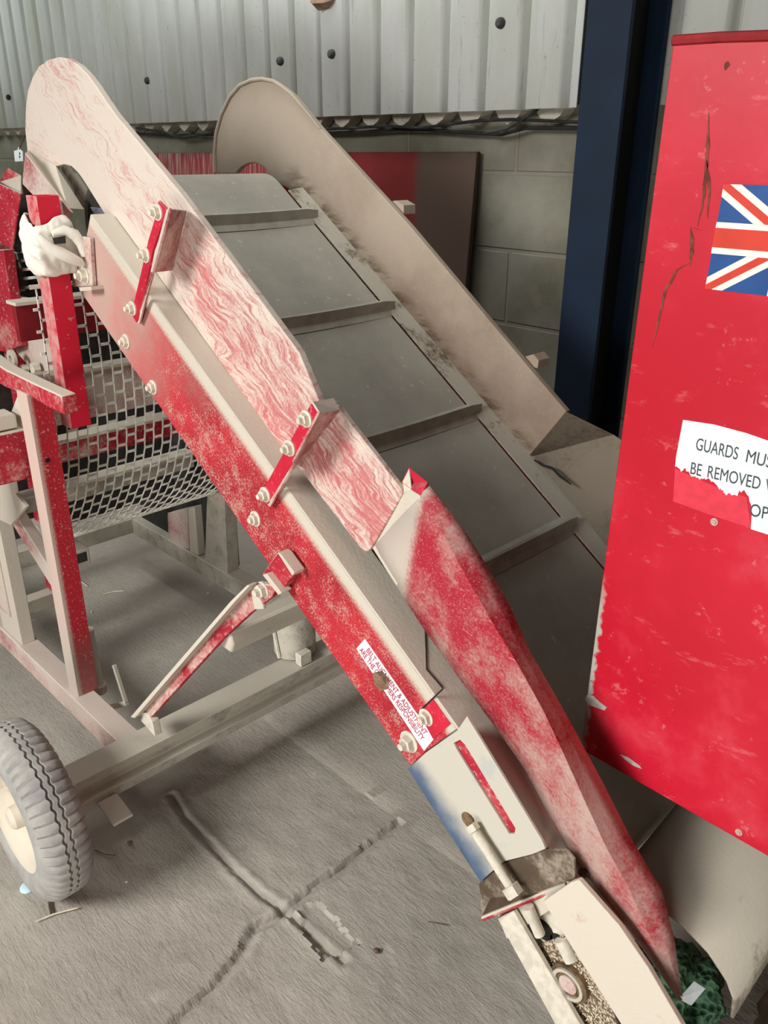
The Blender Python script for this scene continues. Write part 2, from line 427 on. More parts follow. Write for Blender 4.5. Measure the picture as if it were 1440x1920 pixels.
for i, (x0, x1, yo) in enumerate(SHEETS):
    o = sheet(x0, x1, yo, 1.708, 3.3).build('wall_cladding' if i == 0 else 'wall_cladding.%03d' % i, CLAD, None, smooth=True, solid=.004)
    tag(o, kind='structure'); sheets.append(o)
for px, py, si in ((955, 46, 2), (638, 103, 2), (539, 116, 1), (348, 144, 1), (287, 152, 1), (24, 183, 0)):
    p = aY(px, py, 2.10); mb = MB(); yb = 2.085+SHEETS[si][2]+rib_y(p.x)
    mb.lathe([(.0, -.012), (.008, -.0115), (.013, -.007), (.0145, .0), (.0145, .012)], (p.x, yb-.006, p.z), (0, 1, 0), 16)
    mb.build('fixing_bolt', BOLTM, sheets[si], smooth=True)
# gap under the sheets: scalloped pale pieces shaped as the ledge lit between rib shadows
mb = MB()
x = -6.9
while x < -1.4:
    mb.prism([(x, 2.115, 1.715), (x+.105, 2.115, 1.715), (x+.085, 2.115, 1.690), (x+.05, 2.115, 1.672), (x+.018, 2.115, 1.688)], (0, .05, 0)); x += PITCH_R
tag(mb.build('trim_lit_ledge', MAT['dusty']), kind='structure')
rf = MB(); rf.box(-7.2, 2.8, -1.2, 2.4, 3.3, 3.36)
tag(rf.build('ceiling', m_simple('sheet_roof', (.16, .16, .15), .9, .2, 4)), kind='structure')
wl = MB(); wl.box(-7.2, -7.1, -1.2, 2.17, 0, 3.3); tag(wl.build('wall_left', MAT['dusty']), kind='structure')
wr = MB(); wr.box(2.75, 2.85, -.6, 2.2, 0, 3.3)
tag(wr.build('wall_right', MAT['dusty']), kind='structure')

# ================================================================= THINGS BY THE WALL
# blue steel column
colm = empty('steel_column', (-1.205, 1.99, 0), 'dark blue painted steel stanchion standing between the wall cladding sheets', 'column')
BLUE = m_simple('dark_blue_paint', (.004, .014, .034), .6, .2, 5); BLK = m_simple('shade_black_web', (.008, .008, .009), .7, .2, 5)  # web's near-black is the shade on its side, put into the colour
def coly(y0, y1, x0, x1): mb = MB(); return mb.box(x0, x1, y0, y1, 0, 3.29)
coly(1.90, 1.914, -1.265, -1.148).build('flange', BLUE, colm, bevel=.002)
coly(1.914, 2.062, -1.212, -1.200).build('web', BLK, colm)
coly(2.062, 2.076, -1.265, -1.148).build('flange', BLUE, colm, bevel=.002)

# old red steel board leaning against the block wall
sb = MB(); tl = -3.72
sb.prism([(tl, 2.03, .02), (-1.775, 2.03, .02), (-1.775, 2.135, 1.598), (tl, 2.135, 1.585)], (0, .02, .001))
def m_old():
    t = NT('faded_red_sheet'); v = t.tc.outputs['Object']; a = t.noise(v, 5, 5, .6); x = t.n('ShaderNodeSeparateXYZ'); t.put(x.inputs[0], v)
    edge = t.step(t.math('ADD', x.outputs[0], t.math('MULTIPLY', t.math('SUBTRACT', a, .5), .06)), .55, .60)
    st = t.noise(t.mapped(scale=(40, 1, 2)), 2, 4, .7)
    red = t.mix(t.step(st, .45, .65), (.22, .018, .022), (.33, .23, .20))
    red = t.mix(t.step(x.outputs[0], -.5, 0.2), red, (.15, .008, .008))
    return t.fin(t.mix(edge, red, (.075, .045, .032)), .7, a, .001, .4)
bo = MB(); bo.v = sb.v; bo.f = sb.f
board_root = bpy.data.objects.new('x', None); board_root.location = (-2.6, 2.08, 0)
o = bo.build('steel_board', m_old(), board_root, bevel=.003); o.parent = None; o.location = board_root.location; bpy.data.objects.remove(board_root)
tag(o, 'dark red and brown steel sheet leaning against the block wall behind the elevator', 'board')

# cables along the foot of the cladding
def cable(pts, r, label, yy=2.10):
    P = [aY(x, y, yy) for x, y in pts]
    Q = []
    for a, b in zip(P[:-1], P[1:]):
        for k in range(6): Q.append(a.lerp(b, k/6))
    Q.append(P[-1]); mb = MB(); mb.tube(Q, r, 8)
    tag(mb.build('electric_cable', MAT['black'], None, smooth=True), label, 'cable', 'cables clipped along the wall')
cable([(255, 240), (300, 246), (335, 258), (370, 254), (410, 246), (470, 243), (540, 240), (610, 242), (660, 240), (720, 236), (790, 240), (850, 232), (900, 226), (960, 224), (1085, 229)], .0045, 'upper black electric cable sagging along the wall just under the cladding')
cable([(250, 250), (320, 254), (410, 252), (520, 248), (610, 250), (680, 248), (740, 243), (800, 243), (860, 248), (940, 252), (985, 240), (1086, 240)], .0055, 'lower thicker black electric cable running along the top of the block wall', 2.13)
mb = MB(); P = [aY(*q, 2.09) for q in ((1008, 206), (975, 228), (950, 243), (905, 251))]; mb.tube(P, .003, 8)
tag(mb.build('electric_cable', MAT['black'], None, smooth=True), 'short dark cable dropping diagonally from the cladding beside the blue column', 'cable', 'cables clipped along the wall')
# dried mud lump (old nest) at the top of the frame
mb = MB(); c = aY(610, -6, 2.06)
mb.lathe([(0, -.03), (.03, -.028), (.05, -.008), (.045, .01), (.03, .022), (0, .026)], c, (0, -.3, 1), 14)
for i, p in enumerate(mb.v): mb.v[i] = p + V((mnoise.noise(p*40), 0, mnoise.noise(p*50+V((3, 1, 2)))))*.012
tag(mb.build('mud_lump', m_simple('brown_mud', (.28, .19, .13), .95, .3, 30, bump=.004), None, smooth=True), 'small brown lump of dried mud stuck high on the pale cladding', 'mud lump')

# ================================================================= THE ELEVATOR
E = empty('belt_elevator', ROOT, 'long dusty red inclined belt elevator on a wheeled frame in front of the wall', 'conveyor')
YN, YB, YBI, YF = .90, .952, .970, 1.485          # web, near board out/in, far board inner face
VT, VB = .150, .190                                # flange, belt
U0, UT = -2.66, -.60
def P2(pts, y): return [uv(px, py, y) for px, py in pts]
# --- near side channel web
web = [(-2.50, -.050), (-1.004, -.037), (-.985, -.02), (-.935, .143), (-1.0, VT), (-2.10, VT), (-2.36, VT), (-2.50, VT)]
w_bot = [uv(160, 560, YN), uv(320, 792, YN), uv(480, 1023, YN), uv(770, 1437, YN)]
w_pts = [(-2.36, -.055)] + w_bot + [uv(800, 1408, YN), uv(855, 1368, YN)] + [(-1.02, VT-.004), (-2.36, VT)]
nb = MB(); nb.prism([C(u, v, YN) for u, v in w_pts], (0, .006, 0)); web_o = nb.build('side_channel', MAT['web'], E, bevel=.0015)
web_o['label'] = 'red painted near side channel with dust along its upper edge'
fl = MB(); fl.prism([C(-2.36, VT-.006, YN+.002), C(-.60, VT-.006, YN+.002), C(-.60, VT-.006, YB+.03), C(-2.36, VT-.006, YB+.03)], VD*.006); fl.build('channel_flange', MAT['flange'], E, bevel=.0015)
fl = MB(); fl.prism([C(-2.3, -.052, YN+.004), C(-1.01, -.038, YN+.004), C(-1.01, -.038, YN+.05), C(-2.3, -.052, YN+.05)], VD*.006); fl.build('channel_flange', MAT['dusty'], E)
# lap seam where the tail slides under the channel
tg = MB(); fl_at = lambda u, y: C(u, VT, y)
def onV(px, py, v):
    d = ray(px, py); t = (v-CAM @ np.array(VD))/(d @ np.array(VD)); return V(CAM+d*t)
tg.tube([onV(797, 1178, VT+.001), onV(799, 1222, VT+.001), onV(800, 1255, VT+.001), onV(830, 1290, VT+.001)], .0013, 6)
tg.tube([aY(830, 1292, YN-.001), aY(808, 1313, YN-.001), aY(784, 1336, YN-.001)], .0016, 6); tg.build('lap_seam', MAT['black'], E)
# --- far side channel (mirror) and trough floor
fw = MB(); fw.prism([C(-2.5, -.05, 1.545), C(-.45, -.035, 1.545), C(-.45, VT, 1.545), C(-2.5, VT, 1.545)], (0, .006, 0)); fw.build('side_channel', MAT['red'], E, bevel=.0015)
fs = MB(); fs.prism([C(-2.36, VB+.002, 1.440), C(-.70, VB+.002, 1.440), C(-.70, VB+.012, YF+.02), C(-2.36, VB+.012, YF+.02)], VD*.004)
o = fs.build('skirt_strip', m_dusty('stained_skirt', (.17, .11, .06), (.44, .41, .34), cover=.55, up_gain=.02, scale=12, speck=0, soft=.07, stretch=(.4, 1, 1)), E, bevel=.001)
pl = MB(); pl.prism([C(-2.22, .10, YBI), C(-.8, .10, YBI), C(-.8, .10, 1.54), C(-2.22, .10, 1.54)], VD*.004); pl.build('bed_plate', MAT['dusty'], E)
# --- near side board (grain-streaked) : outline traced from the head down to the tail
out = P2([(52, 292), (47, 245), (48, 200), (52, 170), (61, 144), (72, 125), (90, 112), (110, 107), (128, 111), (146, 122), (163, 139), (180, 162), (197, 188), (215, 214), (255, 262)], YB)
top = [(-2.147, .362), (-1.9, .357), (-1.70, .352), uv(600, 757, YB)]
low = [uv(556, 872, YB), uv(530, 843, YB), (-2.0, VT+.002), (-2.345, VT+.002)]
slot = P2([(206, 416), (192, 395), (175, 368), (160, 344), (147, 325), (134, 312), (120, 308), (108, 311), (101, 316)], YB)
bd = MB(); bd.prism([C(u, v, YB) for u, v in out+top+low+slot], (0, .016, 0)); nbo = bd.build('side_board', MAT['board'], E, bevel=.002)
nbo['label'] = 'near side board, dusty with red streaks and a rounded head end'
for a, b in (((199, 266), (201, 294)), ((112, 205), (116, 228)), ((352, 418), (356, 440)), ((357, 398), (353, 425))):
    fk = MB(); fk.bar(aY(*a, YB-.0006), aY(*b, YB-.0006), .0028, .0008, side=UD); fk.build('paint_flake', MAT['bolt'], nbo)
# lower board, set a little proud
lb = MB(); lq = P2([(600, 756), (632, 762), (700, 850), (752, 918), (754, 926), (750, 935), (700, 1022), (690, 1034), (683, 1034), (674, 1026), (556, 872)], YB-.012)
lb.prism([C(u, v, YB-.012) for u, v in lq], (0, .012, 0)); lb.build('side_board', MAT['board'], E, bevel=.002)
# --- far side board
fo = P2([(404, 325), (401, 285), (404, 250), (414, 214), (430, 180), (448, 159), (470, 149), (492, 147), (512, 151), (528, 161), (547, 176), (575, 209), (600, 240)], YF)
fo += [(-2.0, .367), (-1.53, .353), uv(1062, 772, YF), uv(990, 858, YF), (-1.45, VB+.01), (-2.30, VB+.012)]
fo += P2([(513, 340), (503, 322), (492, 311), (478, 305), (465, 306), (452, 313), (442, 325)], YF)
fb = MB(); fb.prism([C(u, v, YF) for u, v in fo], (0, .016, 0)); fbo = fb.build('side_board', MAT['far_board'], E, bevel=.002)
fbo['label'] = 'far side board, brown with dust'
# rolled rim of the far board's head
rim = MB(); rim.tube([C(*uv(px, py, YF-.003), YF-.003) for px, py in ((404, 322), (402, 285), (405, 250), (415, 214), (431, 181), (449, 160), (471, 150), (492, 148), (512, 152), (528, 162), (547, 177), (575, 210), (600, 241))], [.005]*10+[.004, .003, .0015], 8); rim.build('head_rim', MAT['far_board'], E, smooth=True)
brk = MB(); brk.prism([C(*uv(px, py, YF+.02), YF+.02) for px, py in ((716, 380), (742, 376), (757, 385), (757, 402), (735, 400))], (0, .04, 0)); brk.build('board_bracket', MAT['far_board'], E)
brk = MB(); brk.prism([C(*uv(px, py, YF+.02), YF+.02) for px, py in ((975, 672), (1000, 664), (1010, 676), (1008, 690), (990, 688))], (0, .04, 0)); brk.build('board_bracket', MAT['far_board'], E)
# far flare (hopper side) behind the red guard
ff = MB()
b0, b1, b2, b3 = C(*uv(990, 858, YF), YF), C(*uv(1062, 772, YF), YF), C(*uv(1150, 815, 1.60), 1.60), C(-.75, .21, 1.5)
b4 = C(-.72, .44, 1.68); b5 = C(-1.0, .205, YF)
ff.add([b0, b1, b2, b4, b3, b5], [(0, 1, 2, 5), (5, 2, 3, 4)])
ff.build('hopper_flare', m_dusty('far_flare', (.11, .07, .045), (.22, .185, .14), cover=.55, up_gain=.1, speck=.2, scale=7), E, solid=.004)
tear = MB(); tear.tube([C(*uv(px, py, YF-.004), YF-.006) for px, py in ((1003, 862), (1018, 872), (1035, 876), (1052, 893), (1072, 908))], [.002, .003, .0025, .0035, .0015], 8); tear.build('torn_edge', MAT['black'], E)
# --- belt: top run, head and tail wraps, return run
BY0, BY1 = YBI+.004, 1.438
def beltpath():
    R = .112; pts = []
    uh, ut = -2.40, -.76
    pts += [(ut-.0, VB), (uh, VB)] if False else []
    for k in range(0, 41): pts.append((ut+(uh-ut)*k/40, VB))
    for k in range(1, 24): a = math.pi*k/24; pts.append((uh-R*math.sin(a), VB-R+R*math.cos(a)))
    for k in range(0, 31): pts.append((uh+(ut-uh)*k/30, VB-2*R))
    for k in range(1, 16): a = math.pi*k/16; pts.append((ut+R*math.sin(a), VB-R-R*math.cos(a)))
    return pts
bp = beltpath(); mb = MB(); n = len(bp); NYB = 14
for i, (u, v) in enumerate(bp):
    for j in range(NYB+1):
        y = BY0+(BY1-BY0)*j/NYB; sag = .006*math.sin(math.pi*j/NYB) if i < 40 else 0
        mb.v.append(C(u, v-sag, y))
for i in range(n):
    for j in range(NYB): i2 = (i+1) % n; mb.f.append((i*(NYB+1)+j, i2*(NYB+1)+j, i2*(NYB+1)+j+1, i*(NYB+1)+j+1))
belt = mb.build('belt', MAT['belt'], E, smooth=True)
# cleats: angled lips with a low foot, one per .34 m
for px, py in ((585, 390), (725, 563), (890, 757), (1070, 972)):
    d = ray(px, py); v0 = VB+.030; t = (v0-CAM @ np.array(VD))/(d @ np.array(VD)); u = (CAM+d*t) @ np.array(UD)
    cl = MB()
    prof = [(.002, .031), (-.004, .030), (-.008, .010), (-.022, .001), (.026, .001), (.012, .008)]
    ny = 12; m_ = len(prof)
    for j in range(ny+1):
        y = BY0+.004+(BY1+.016-BY0)*j/ny; sag = .005*math.sin(math.pi*j/ny); cut = 1 if j < ny else .8
        cl.v += [C(u+a, VB+b*cut-sag, y) for a, b in prof]
    for j in range(ny):
        for i in range(m_): k = (i+1) % m_; cl.f.append((j*m_+i, j*m_+k, (j+1)*m_+k, (j+1)*m_+i))
    cl.f += [tuple(range(m_)), tuple(range(ny*m_, ny*m_+m_))[::-1]]
    cl.build('cleat', MAT['cleat'], E, smooth=True)
# pulleys
for un, vn, r in ((-2.40, VB-.112, .106), (-.76, VB-.112, .106)):
    pu = MB(); pu.tube([C(un, vn, .98), C(un, vn, 1.43)], r, 32); po = pu.build('pulley', MAT['dark'], E, smooth=True)
    sh = MB(); sh.tube([C(un, vn, .968), C(un, vn, 1.48)], .02, 14); sh.build('shaft', MAT['dusty'], po, smooth=True)
# clutter seen through the head slot: dusty drum spider and a dark bearing block
sl = MB()
for (a, b), r in ((((124, 316), (146, 352)), .012), (((138, 332), (168, 378)), .014), (((150, 362), (172, 392)), .016)):
    sl.tube([aY(*a, 1.0), aY(*b, 1.0)], r, 10)
sl.build('drum_spider', m_dusty('dusty_inner', (.20, .15, .12), (.42, .37, .31), cover=.5, scale=30, up_gain=.2), E, smooth=True)
bb = MB(); q = [aY(*p, .972) for p in ((168, 388), (196, 390), (206, 408), (180, 410))]; bb.prism(q, (0, .05, 0)); bb.build('bearing_block', m_simple('blue_grey_block', (.12, .13, .17), .6, .3, 60), E, bevel=.002)
# head cover plate: pale folded plate and pink side skirt below it
hp = MB(); hq = [aY(*p, YN+.0) for p in ((46, 286), (60, 300), (132, 394), (158, 396))] ; hq2 = [aY(*p, YB-.002) for p in ((104, 312), (52, 286))]
hp.add([aY(47, 288, YN+.01), aY(128, 392, YN+.002), aY(158, 394, YB-.004), aY(104, 311, YB-.002), aY(54, 284, YB-.002)], [(0, 1, 2, 3, 4)])
hp.build('head_cover', MAT['pale'], E, solid=.004)
hs = MB(); hs.prism([aY(*p, YN) for p in ((47, 288), (128, 392), (134, 398), (122, 420), (112, 432), (90, 446), (84, 410), (62, 366), (42, 345), (44, 316))], (0, .005, 0)); hs.build('head_skirt', MAT['pink'], E, bevel=.001)
# --- bolted board brackets (red angle straps across web and board)
def strap(pts_flat, pts_rib, y0, rib_y0, bolts, name='board_strap', fold=None):
    s_ = MB(); s_.prism([aY(*p, y0) for p in pts_flat], (0, .006, 0)); so = s_.build(name, MAT['red_clean'], E, bevel=.001)
    r_ = MB()
    for rp in pts_rib:
        r_.add([aY(px, py, yy) for px, py, yy in rp], [tuple(range(len(rp)))])
    r_.build('stiffener', MAT['streak'], so, solid=.004)
    b_ = MB()
    for (px, py) in bolts:
        h = MB(); h.hexbolt(aY(px, py, y0), (0, -1, 0)); h.build('bolt', MAT['bolt'], so, smooth=False)
    return so
strap([(297, 376), (314, 394), (300, 430), (286, 470), (268, 560), (262, 600), (255, 605), (246, 588), (262, 520), (278, 450), (290, 410)],
      [[(314, 394, YN-.012), (320, 390, YN-.03), (288, 512, YN-.026), (284, 510, YN-.010)],
       [(319, 392, YN-.03), (349, 395, YB-.004), (322, 506, YB-.004), (287, 510, YN-.026)],
       [(284, 510, YN-.026), (288, 514, YN-.02), (262, 607, YN-.01), (258, 603, YN-.004)]],
      YN-.010, 0, [(297, 398), (274, 478), (249, 578)])
strap([(583, 757), (601, 777), (506, 948), (489, 925)],
      [[(601, 777, YN-.012), (598, 772, YN-.036), (549, 866, YN-.036), (552, 872, YN-.012)],
       [(598, 776, YN-.030), (634, 771, YB-.016), (556, 872, YB-.016), (551, 868, YN-.030)],
       [(586, 755, YN-.008), (625, 748, YB-.016), (636, 770, YB-.016), (600, 777, YN-.03)],
       [(552, 868, YN-.024), (555, 872, YN-.02), (508, 950, YN-.012), (503, 946, YN-.006)]],
      YN-.010, 0, [(575, 785), (544, 840), (498, 927)])
for px, py in ((237, 640), (480, 972), (288, 726), (800, 1344)):
    h = MB(); h.hexbolt(aY(px, py, YN), (0, -1, 0), .012, .008, .017); h.build('bolt', MAT['bolt'], E)
# dust heap and rusty bolt at the channel end
h = MB(); h.hexbolt(aY(768, 1390, YN), (0, -1, 0), .014, .012, .022); h.build('bolt', MAT['bolt'], E)
# --- alignment sticker
st = [aY(*p, YN-.001) for p in ((668, 1216), (684, 1198), (814, 1385), (795, 1408))]
s_ = MB(); s_.prism(st, (0, .0012, 0)); sto = s_.build('sticker', MAT['white'], E); sto['label'] = 'white sticker with red lettering about belt alignment'
ux = (st[2]-st[1]).normalized(); vy = (st[1]-st[0]).normalized(); Ls = (st[2]-st[1]).length; Hs = (st[1]-st[0]).length
yo = V((0, -.0006, 0))
text('lettering', 'BELT ALIGNMENT & ADJUSTMENT', Hs*.50, st[0]+ux*Ls*.08+vy*Hs*.55+yo, ux, vy, MAT['letter_red'], sto, Ls*.85)
text('lettering', 'ARE THE CUSTOMERS RESPONSIBILITY', Hs*.50, st[0]+ux*Ls*.03+vy*Hs*.12+yo, ux, vy, MAT['letter_red'], sto, Ls*.92)
tr = MB(); tq = [aY(*p, YN-.0022) for p in ((699, 1262), (716, 1258), (730, 1276), (726, 1292), (712, 1296), (700, 1280))]; tr.prism(tq, (0, .0009, 0)); tr.build('torn_patch', m_simple('torn_paper', (.20, .12, .08), .9, .5, 90), sto)

# --- near hopper flare: skirt leaning out, with a lip folded back toward the belt
def flareY(px, py, y): return aY(px, py, y)
base = [(700, 1027, .948), (745, 1100, .946), (797, 1180, .945), (860, 1268, .944), (925, 1355, .943), (985, 1440, .942), (1030, 1525, .942), (1066, 1592, .942), (1110, 1650, .942), (1160, 1715, .942), (1215, 1790, .942), (1278, 1876, .942)]
fold = [(790, 930, .935), (842, 1020, .925), (880, 1090, .918), (925, 1170, .912), (968, 1240, .908), (1020, 1335, .905), (1060, 1420, .905), (1096, 1500, .906), (1138, 1590, .910), (1180, 1665, .916), (1222, 1760, .925), (1270, 1862, .938)]
lip = [(800, 905, .955), (868, 990, .955), (905, 1050, .955), (952, 1130, .955), (992, 1222, .955), (1040, 1305, .955), (1086, 1388, .955), (1130, 1470, .955), (1182, 1572, .955), (1240, 1668, .955), (1262, 1752, .952), (1279, 1868, .944)]
nf = MB(); n = len(base)
# subdivide rows base->fold->lip
rows = []
for i in range(n):
    b, f_, l = aY(*base[i]), aY(*fold[i]), aY(*lip[i])
    pts = [b.lerp(f_, k/4) for k in range(5)] + [f_.lerp(l, k/2) for k in (1, 2)]
    mid = (b+f_)/2
    for k in range(1, 4): pts[k] = pts[k] + V((0, -.004*math.sin(math.pi*k/4), 0))
    rows.append(pts)
mI = len(rows[0])
for r_ in rows: nf.v += r_
for i in range(n-1):
    for j in range(mI-1): nf.f.append((i*mI+j, (i+1)*mI+j, (i+1)*mI+j+1, i*mI+j+1))
flo = nf.build('hopper_flare', MAT['flare'], E, smooth=True, solid=.004); flo['label'] = 'scuffed red flared hopper side at the lower end'
# end gusset: pale triangle and bright red facet at the upper end of the flare
gs = MB(); gs.add([aY(757, 926, .945), aY(748, 940, .945), aY(700, 1027, .946), aY(745, 1098, .944), aY(790, 930, .934), aY(772, 918, .938)], [(0, 1, 2, 3, 4, 5)]); gs.build('end_gusset', MAT['pale'], flo, solid=.003)
gs = MB(); gs.add([aY(768, 877, .965), aY(803, 905, .952), aY(789, 932, .935), aY(772, 918, .938), aY(754, 905, .955)], [(0, 1, 2, 3, 4)]); gs.build('corner_facet', MAT['red_clean'], flo, solid=.003)
gs = MB(); gs.add([aY(768, 877, .965), aY(754, 905, .955), aY(772, 918, .938), aY(757, 926, .945), aY(748, 905, .96)], [(0, 1, 2), (1, 3, 2), (1, 4, 3)]); gs.build('corner_tab', MAT['bolt'], flo, solid=.002)

# --- tail section: worn blue plate with slot, adjuster, end plate, bearing channel
bq = [(858, 1370), (877, 1342), (1018, 1575), (1024, 1590), (1000, 1600), (945, 1614), (902, 1652), (880, 1610), (845, 1557), (767, 1440), (800, 1410)]
BQ = P2(bq, YN-.004)
slot_out = P2([(852, 1392), (864, 1386), (874, 1396), (968, 1552), (966, 1562), (956, 1562), (860, 1408)], YN-.004)
def poly_with_hole(outer, hole, y, t):
    bm = bmesh.new()
    ov = [bm.verts.new(C(u, v, y)) for u, v in outer]; hv = [bm.verts.new(C(u, v, y)) for u, v in hole]
    ed = [bm.edges.new((l[i], l[(i+1) % len(l)])) for l in (ov, hv) for i in range(len(l))]
    bmesh.ops.triangle_fill(bm, edges=ed, use_beauty=True)
    bm.verts.index_update()
    mb = MB(); mb.v = [v.co.copy() for v in bm.verts]; mb.f = [tuple(v.index for v in f.verts) for f in bm.faces]; bm.free()
    return mb
po = poly_with_hole(BQ, slot_out, YN-.004, .004).build('tail_plate', MAT['blueplate'], E, solid=.004); po['label'] = 'worn blue and cream plate with a long slot'
clampv = lambda pts, y: [(u, min(v, VT-.006)) for u, v in P2(pts, y)]
bk = MB(); bk.prism([C(*p, YN+.004) for p in clampv([(778, 1442), (832, 1330), (1000, 1580), (1062, 1650), (1055, 1690), (950, 1760), (912, 1662)], YN+.004)], (0, .005, 0)); bk.build('tail_web', MAT['pale'], E)
bk = MB(); bk.prism([C(*p, YN-.002) for p in clampv([(786, 1338), (830, 1294), (862, 1318), (864, 1340), (812, 1386)], YN-.002)], (0, .004, 0)); bk.build('tail_patch', MAT['red_clean'], E)
bk = MB(); bk.prism([C(*p, YN-.001) for p in P2([(850, 1385), (880, 1390), (978, 1555), (958, 1570)], YN-.001)], (0, .003, 0)); bk.build('slot_liner', MAT['red'], E)
# rounded lower edge of the plate
re_ = MB(); e0, e1 = C(*uv(767, 1440, YN-.004), YN-.002), C(*uv(902, 1650, YN-.004), YN-.002)
re_.tube([e0+V((0, .008, 0)), e1+V((0, .008, 0))], .011, 14); re_.build('rolled_edge', m_simple('blue_paint', (.075, .12, .21), .6, .2, 20), po, smooth=True)
# collar below the plate
cq = P2([(945, 1616), (1020, 1590), (1062, 1592), (1078, 1610), (1080, 1645), (905, 1712), (900, 1655)], YN+.002)
cb = MB(); cb.prism([C(*p, YN-.001) for p in cq], (0, .006, 0)); cb.build('collar_plate', m_dusty('collar', (.12, .085, .055), (.46, .40, .32), cover=.42, up_gain=.1, speck=0, scale=16), E, bevel=.001)
# cross end plate standing square to the slope
ep = MB(); eu = uv(990, 1690, .85)[0]
A, B_ = aY(903, 1718, .868), aY(1086, 1643, .928)
ep.prism([A, B_, B_ + UD*-.0 + V((0, .012, 0)) + VD*.05, A + V((0, .045, 0)) + VD*.012 - UD*.02], UD*.006); ep.build('end_plate', m_simple('brown_end_plate', (.105, .072, .045), .8, .25, 20), E, bevel=.001)
le = MB(); le.tube([A+UD*.004, B_+UD*.004], .0045, 8); le.build('plate_edge', MAT['red'], E)
# adjuster rod with nuts
ad = MB(); a0, a1 = aY(884, 1548, YN-.024), aY(958, 1665, YN-.028); ad.tube([a0, a1], .0085, 12)
ado = ad.build('adjuster_rod', MAT['bolt'], E, smooth=True)
nt = MB(); nt.tube([a1-(a1-a0).normalized()*.004, a1+(a1-a0).normalized()*.014], .016, 6); nt.build('nut', MAT['bolt'], ado)
nt = MB(); nt.tube([a0-(a1-a0).normalized()*.002, a0+(a1-a0).normalized()*.010], .012, 6); nt.build('nut', MAT['bolt'], ado)
ru = MB(); rc = aY(878, 1538, YN-.0065); ru.tube([rc, rc+V((0, .002, 0))], .016, 14); ru.build('rust_hole', MAT['rust'], ado)
a2, a3 = aY(990, 1700, YN-.01), aY(1012, 1752, YN-.004)
ad = MB(); ad.tube([a2, a3], .010, 12); ad.build('adjuster_rod', MAT['bolt'], E, smooth=True)
# bearing channel of the tail: two flanges and a recessed web
def strip(px, y0, dy, name, mat, bev=.0015):
    mb = MB(); mb.prism([aY(*p, y0) for p in px], (0, dy, 0)); return mb.build(name, mat, E, bevel=bev)
strip([(1018, 1690), (1070, 1655), (1085, 1650), (1160, 1735), (1215, 1815), (1300, 1960), (1190, 1960), (1090, 1805)], YN-.012, .01, 'tail_flange', m_dusty('tail_flange_dust', (.55, .14, .14), (.66, .60, .50), cover=.70, up_gain=.1, speck=0, scale=22))
strip([(932, 1722), (962, 1708), (1110, 1960), (1062, 1960)], YN-.010, .01, 'tail_flange', MAT['bolt'])
strip([(955, 1712), (1030, 1685), (1200, 1960), (1080, 1960)], YN+.016, .004, 'tail_recess', MAT['bolt'])
strip([(1000, 1775), (1055, 1755), (1130, 1852), (1175, 1960), (1085, 1960)], YN+.010, .005, 'grain_bed', MAT['debris'])
bc = aY(1072, 1838, YN+.010)
for (r0, r1, h0, mt) in ((.012, .036, .010, 'rust'), (.0, .017, .013, 'pink'), (.024, .030, .014, 'dusty')):
    mb = MB(); mb.lathe([(r0, 0), (r0, -h0), (r1, -h0), (r1, 0)], bc, (0, 1, 0), 22); mb.build('bearing_ring', MAT[mt], E, smooth=True)
for px, py, r in ((1018, 1745, .020), (1046, 1768, .016)):
    mb = MB(); p = aY(px, py, YN+.013); mb.tube([p, p+V((0, .003, 0))], r, 16); mb.build('slot_hole', MAT['black'], E)
mb = MB(); mb.tube([aY(1052, 1760, YN+.008), aY(1072, 1800, YN+.008)], .013, 10); mb.build('spacer', MAT['bolt'], E, smooth=True)
strip([(1135, 1862), (1150, 1858), (1200, 1960), (1175, 1960)], YN+.006, .004, 'drain_slot', MAT['black'])
# loose grain caught in the channel
random.seed(3); gr = MB()
for i in range(260):
    px, py = random.uniform(1030, 1150), random.uniform(1790, 1925)
    e0 = 1000+(py-1775)*.62; e1 = 1055+(py-1755)*.60
    if not (e0 < px < e1): continue
    p = aY(px, py, YN+.008); a = random.uniform(0, 6.28); d = V((math.cos(a), -.3, math.sin(a)))*random.uniform(.002, .005)
    gr.tube([p-d, p+d], [.0012, .0006], 5)
tag(gr.build('grain_litter', MAT['straw'], E), kind='stuff')

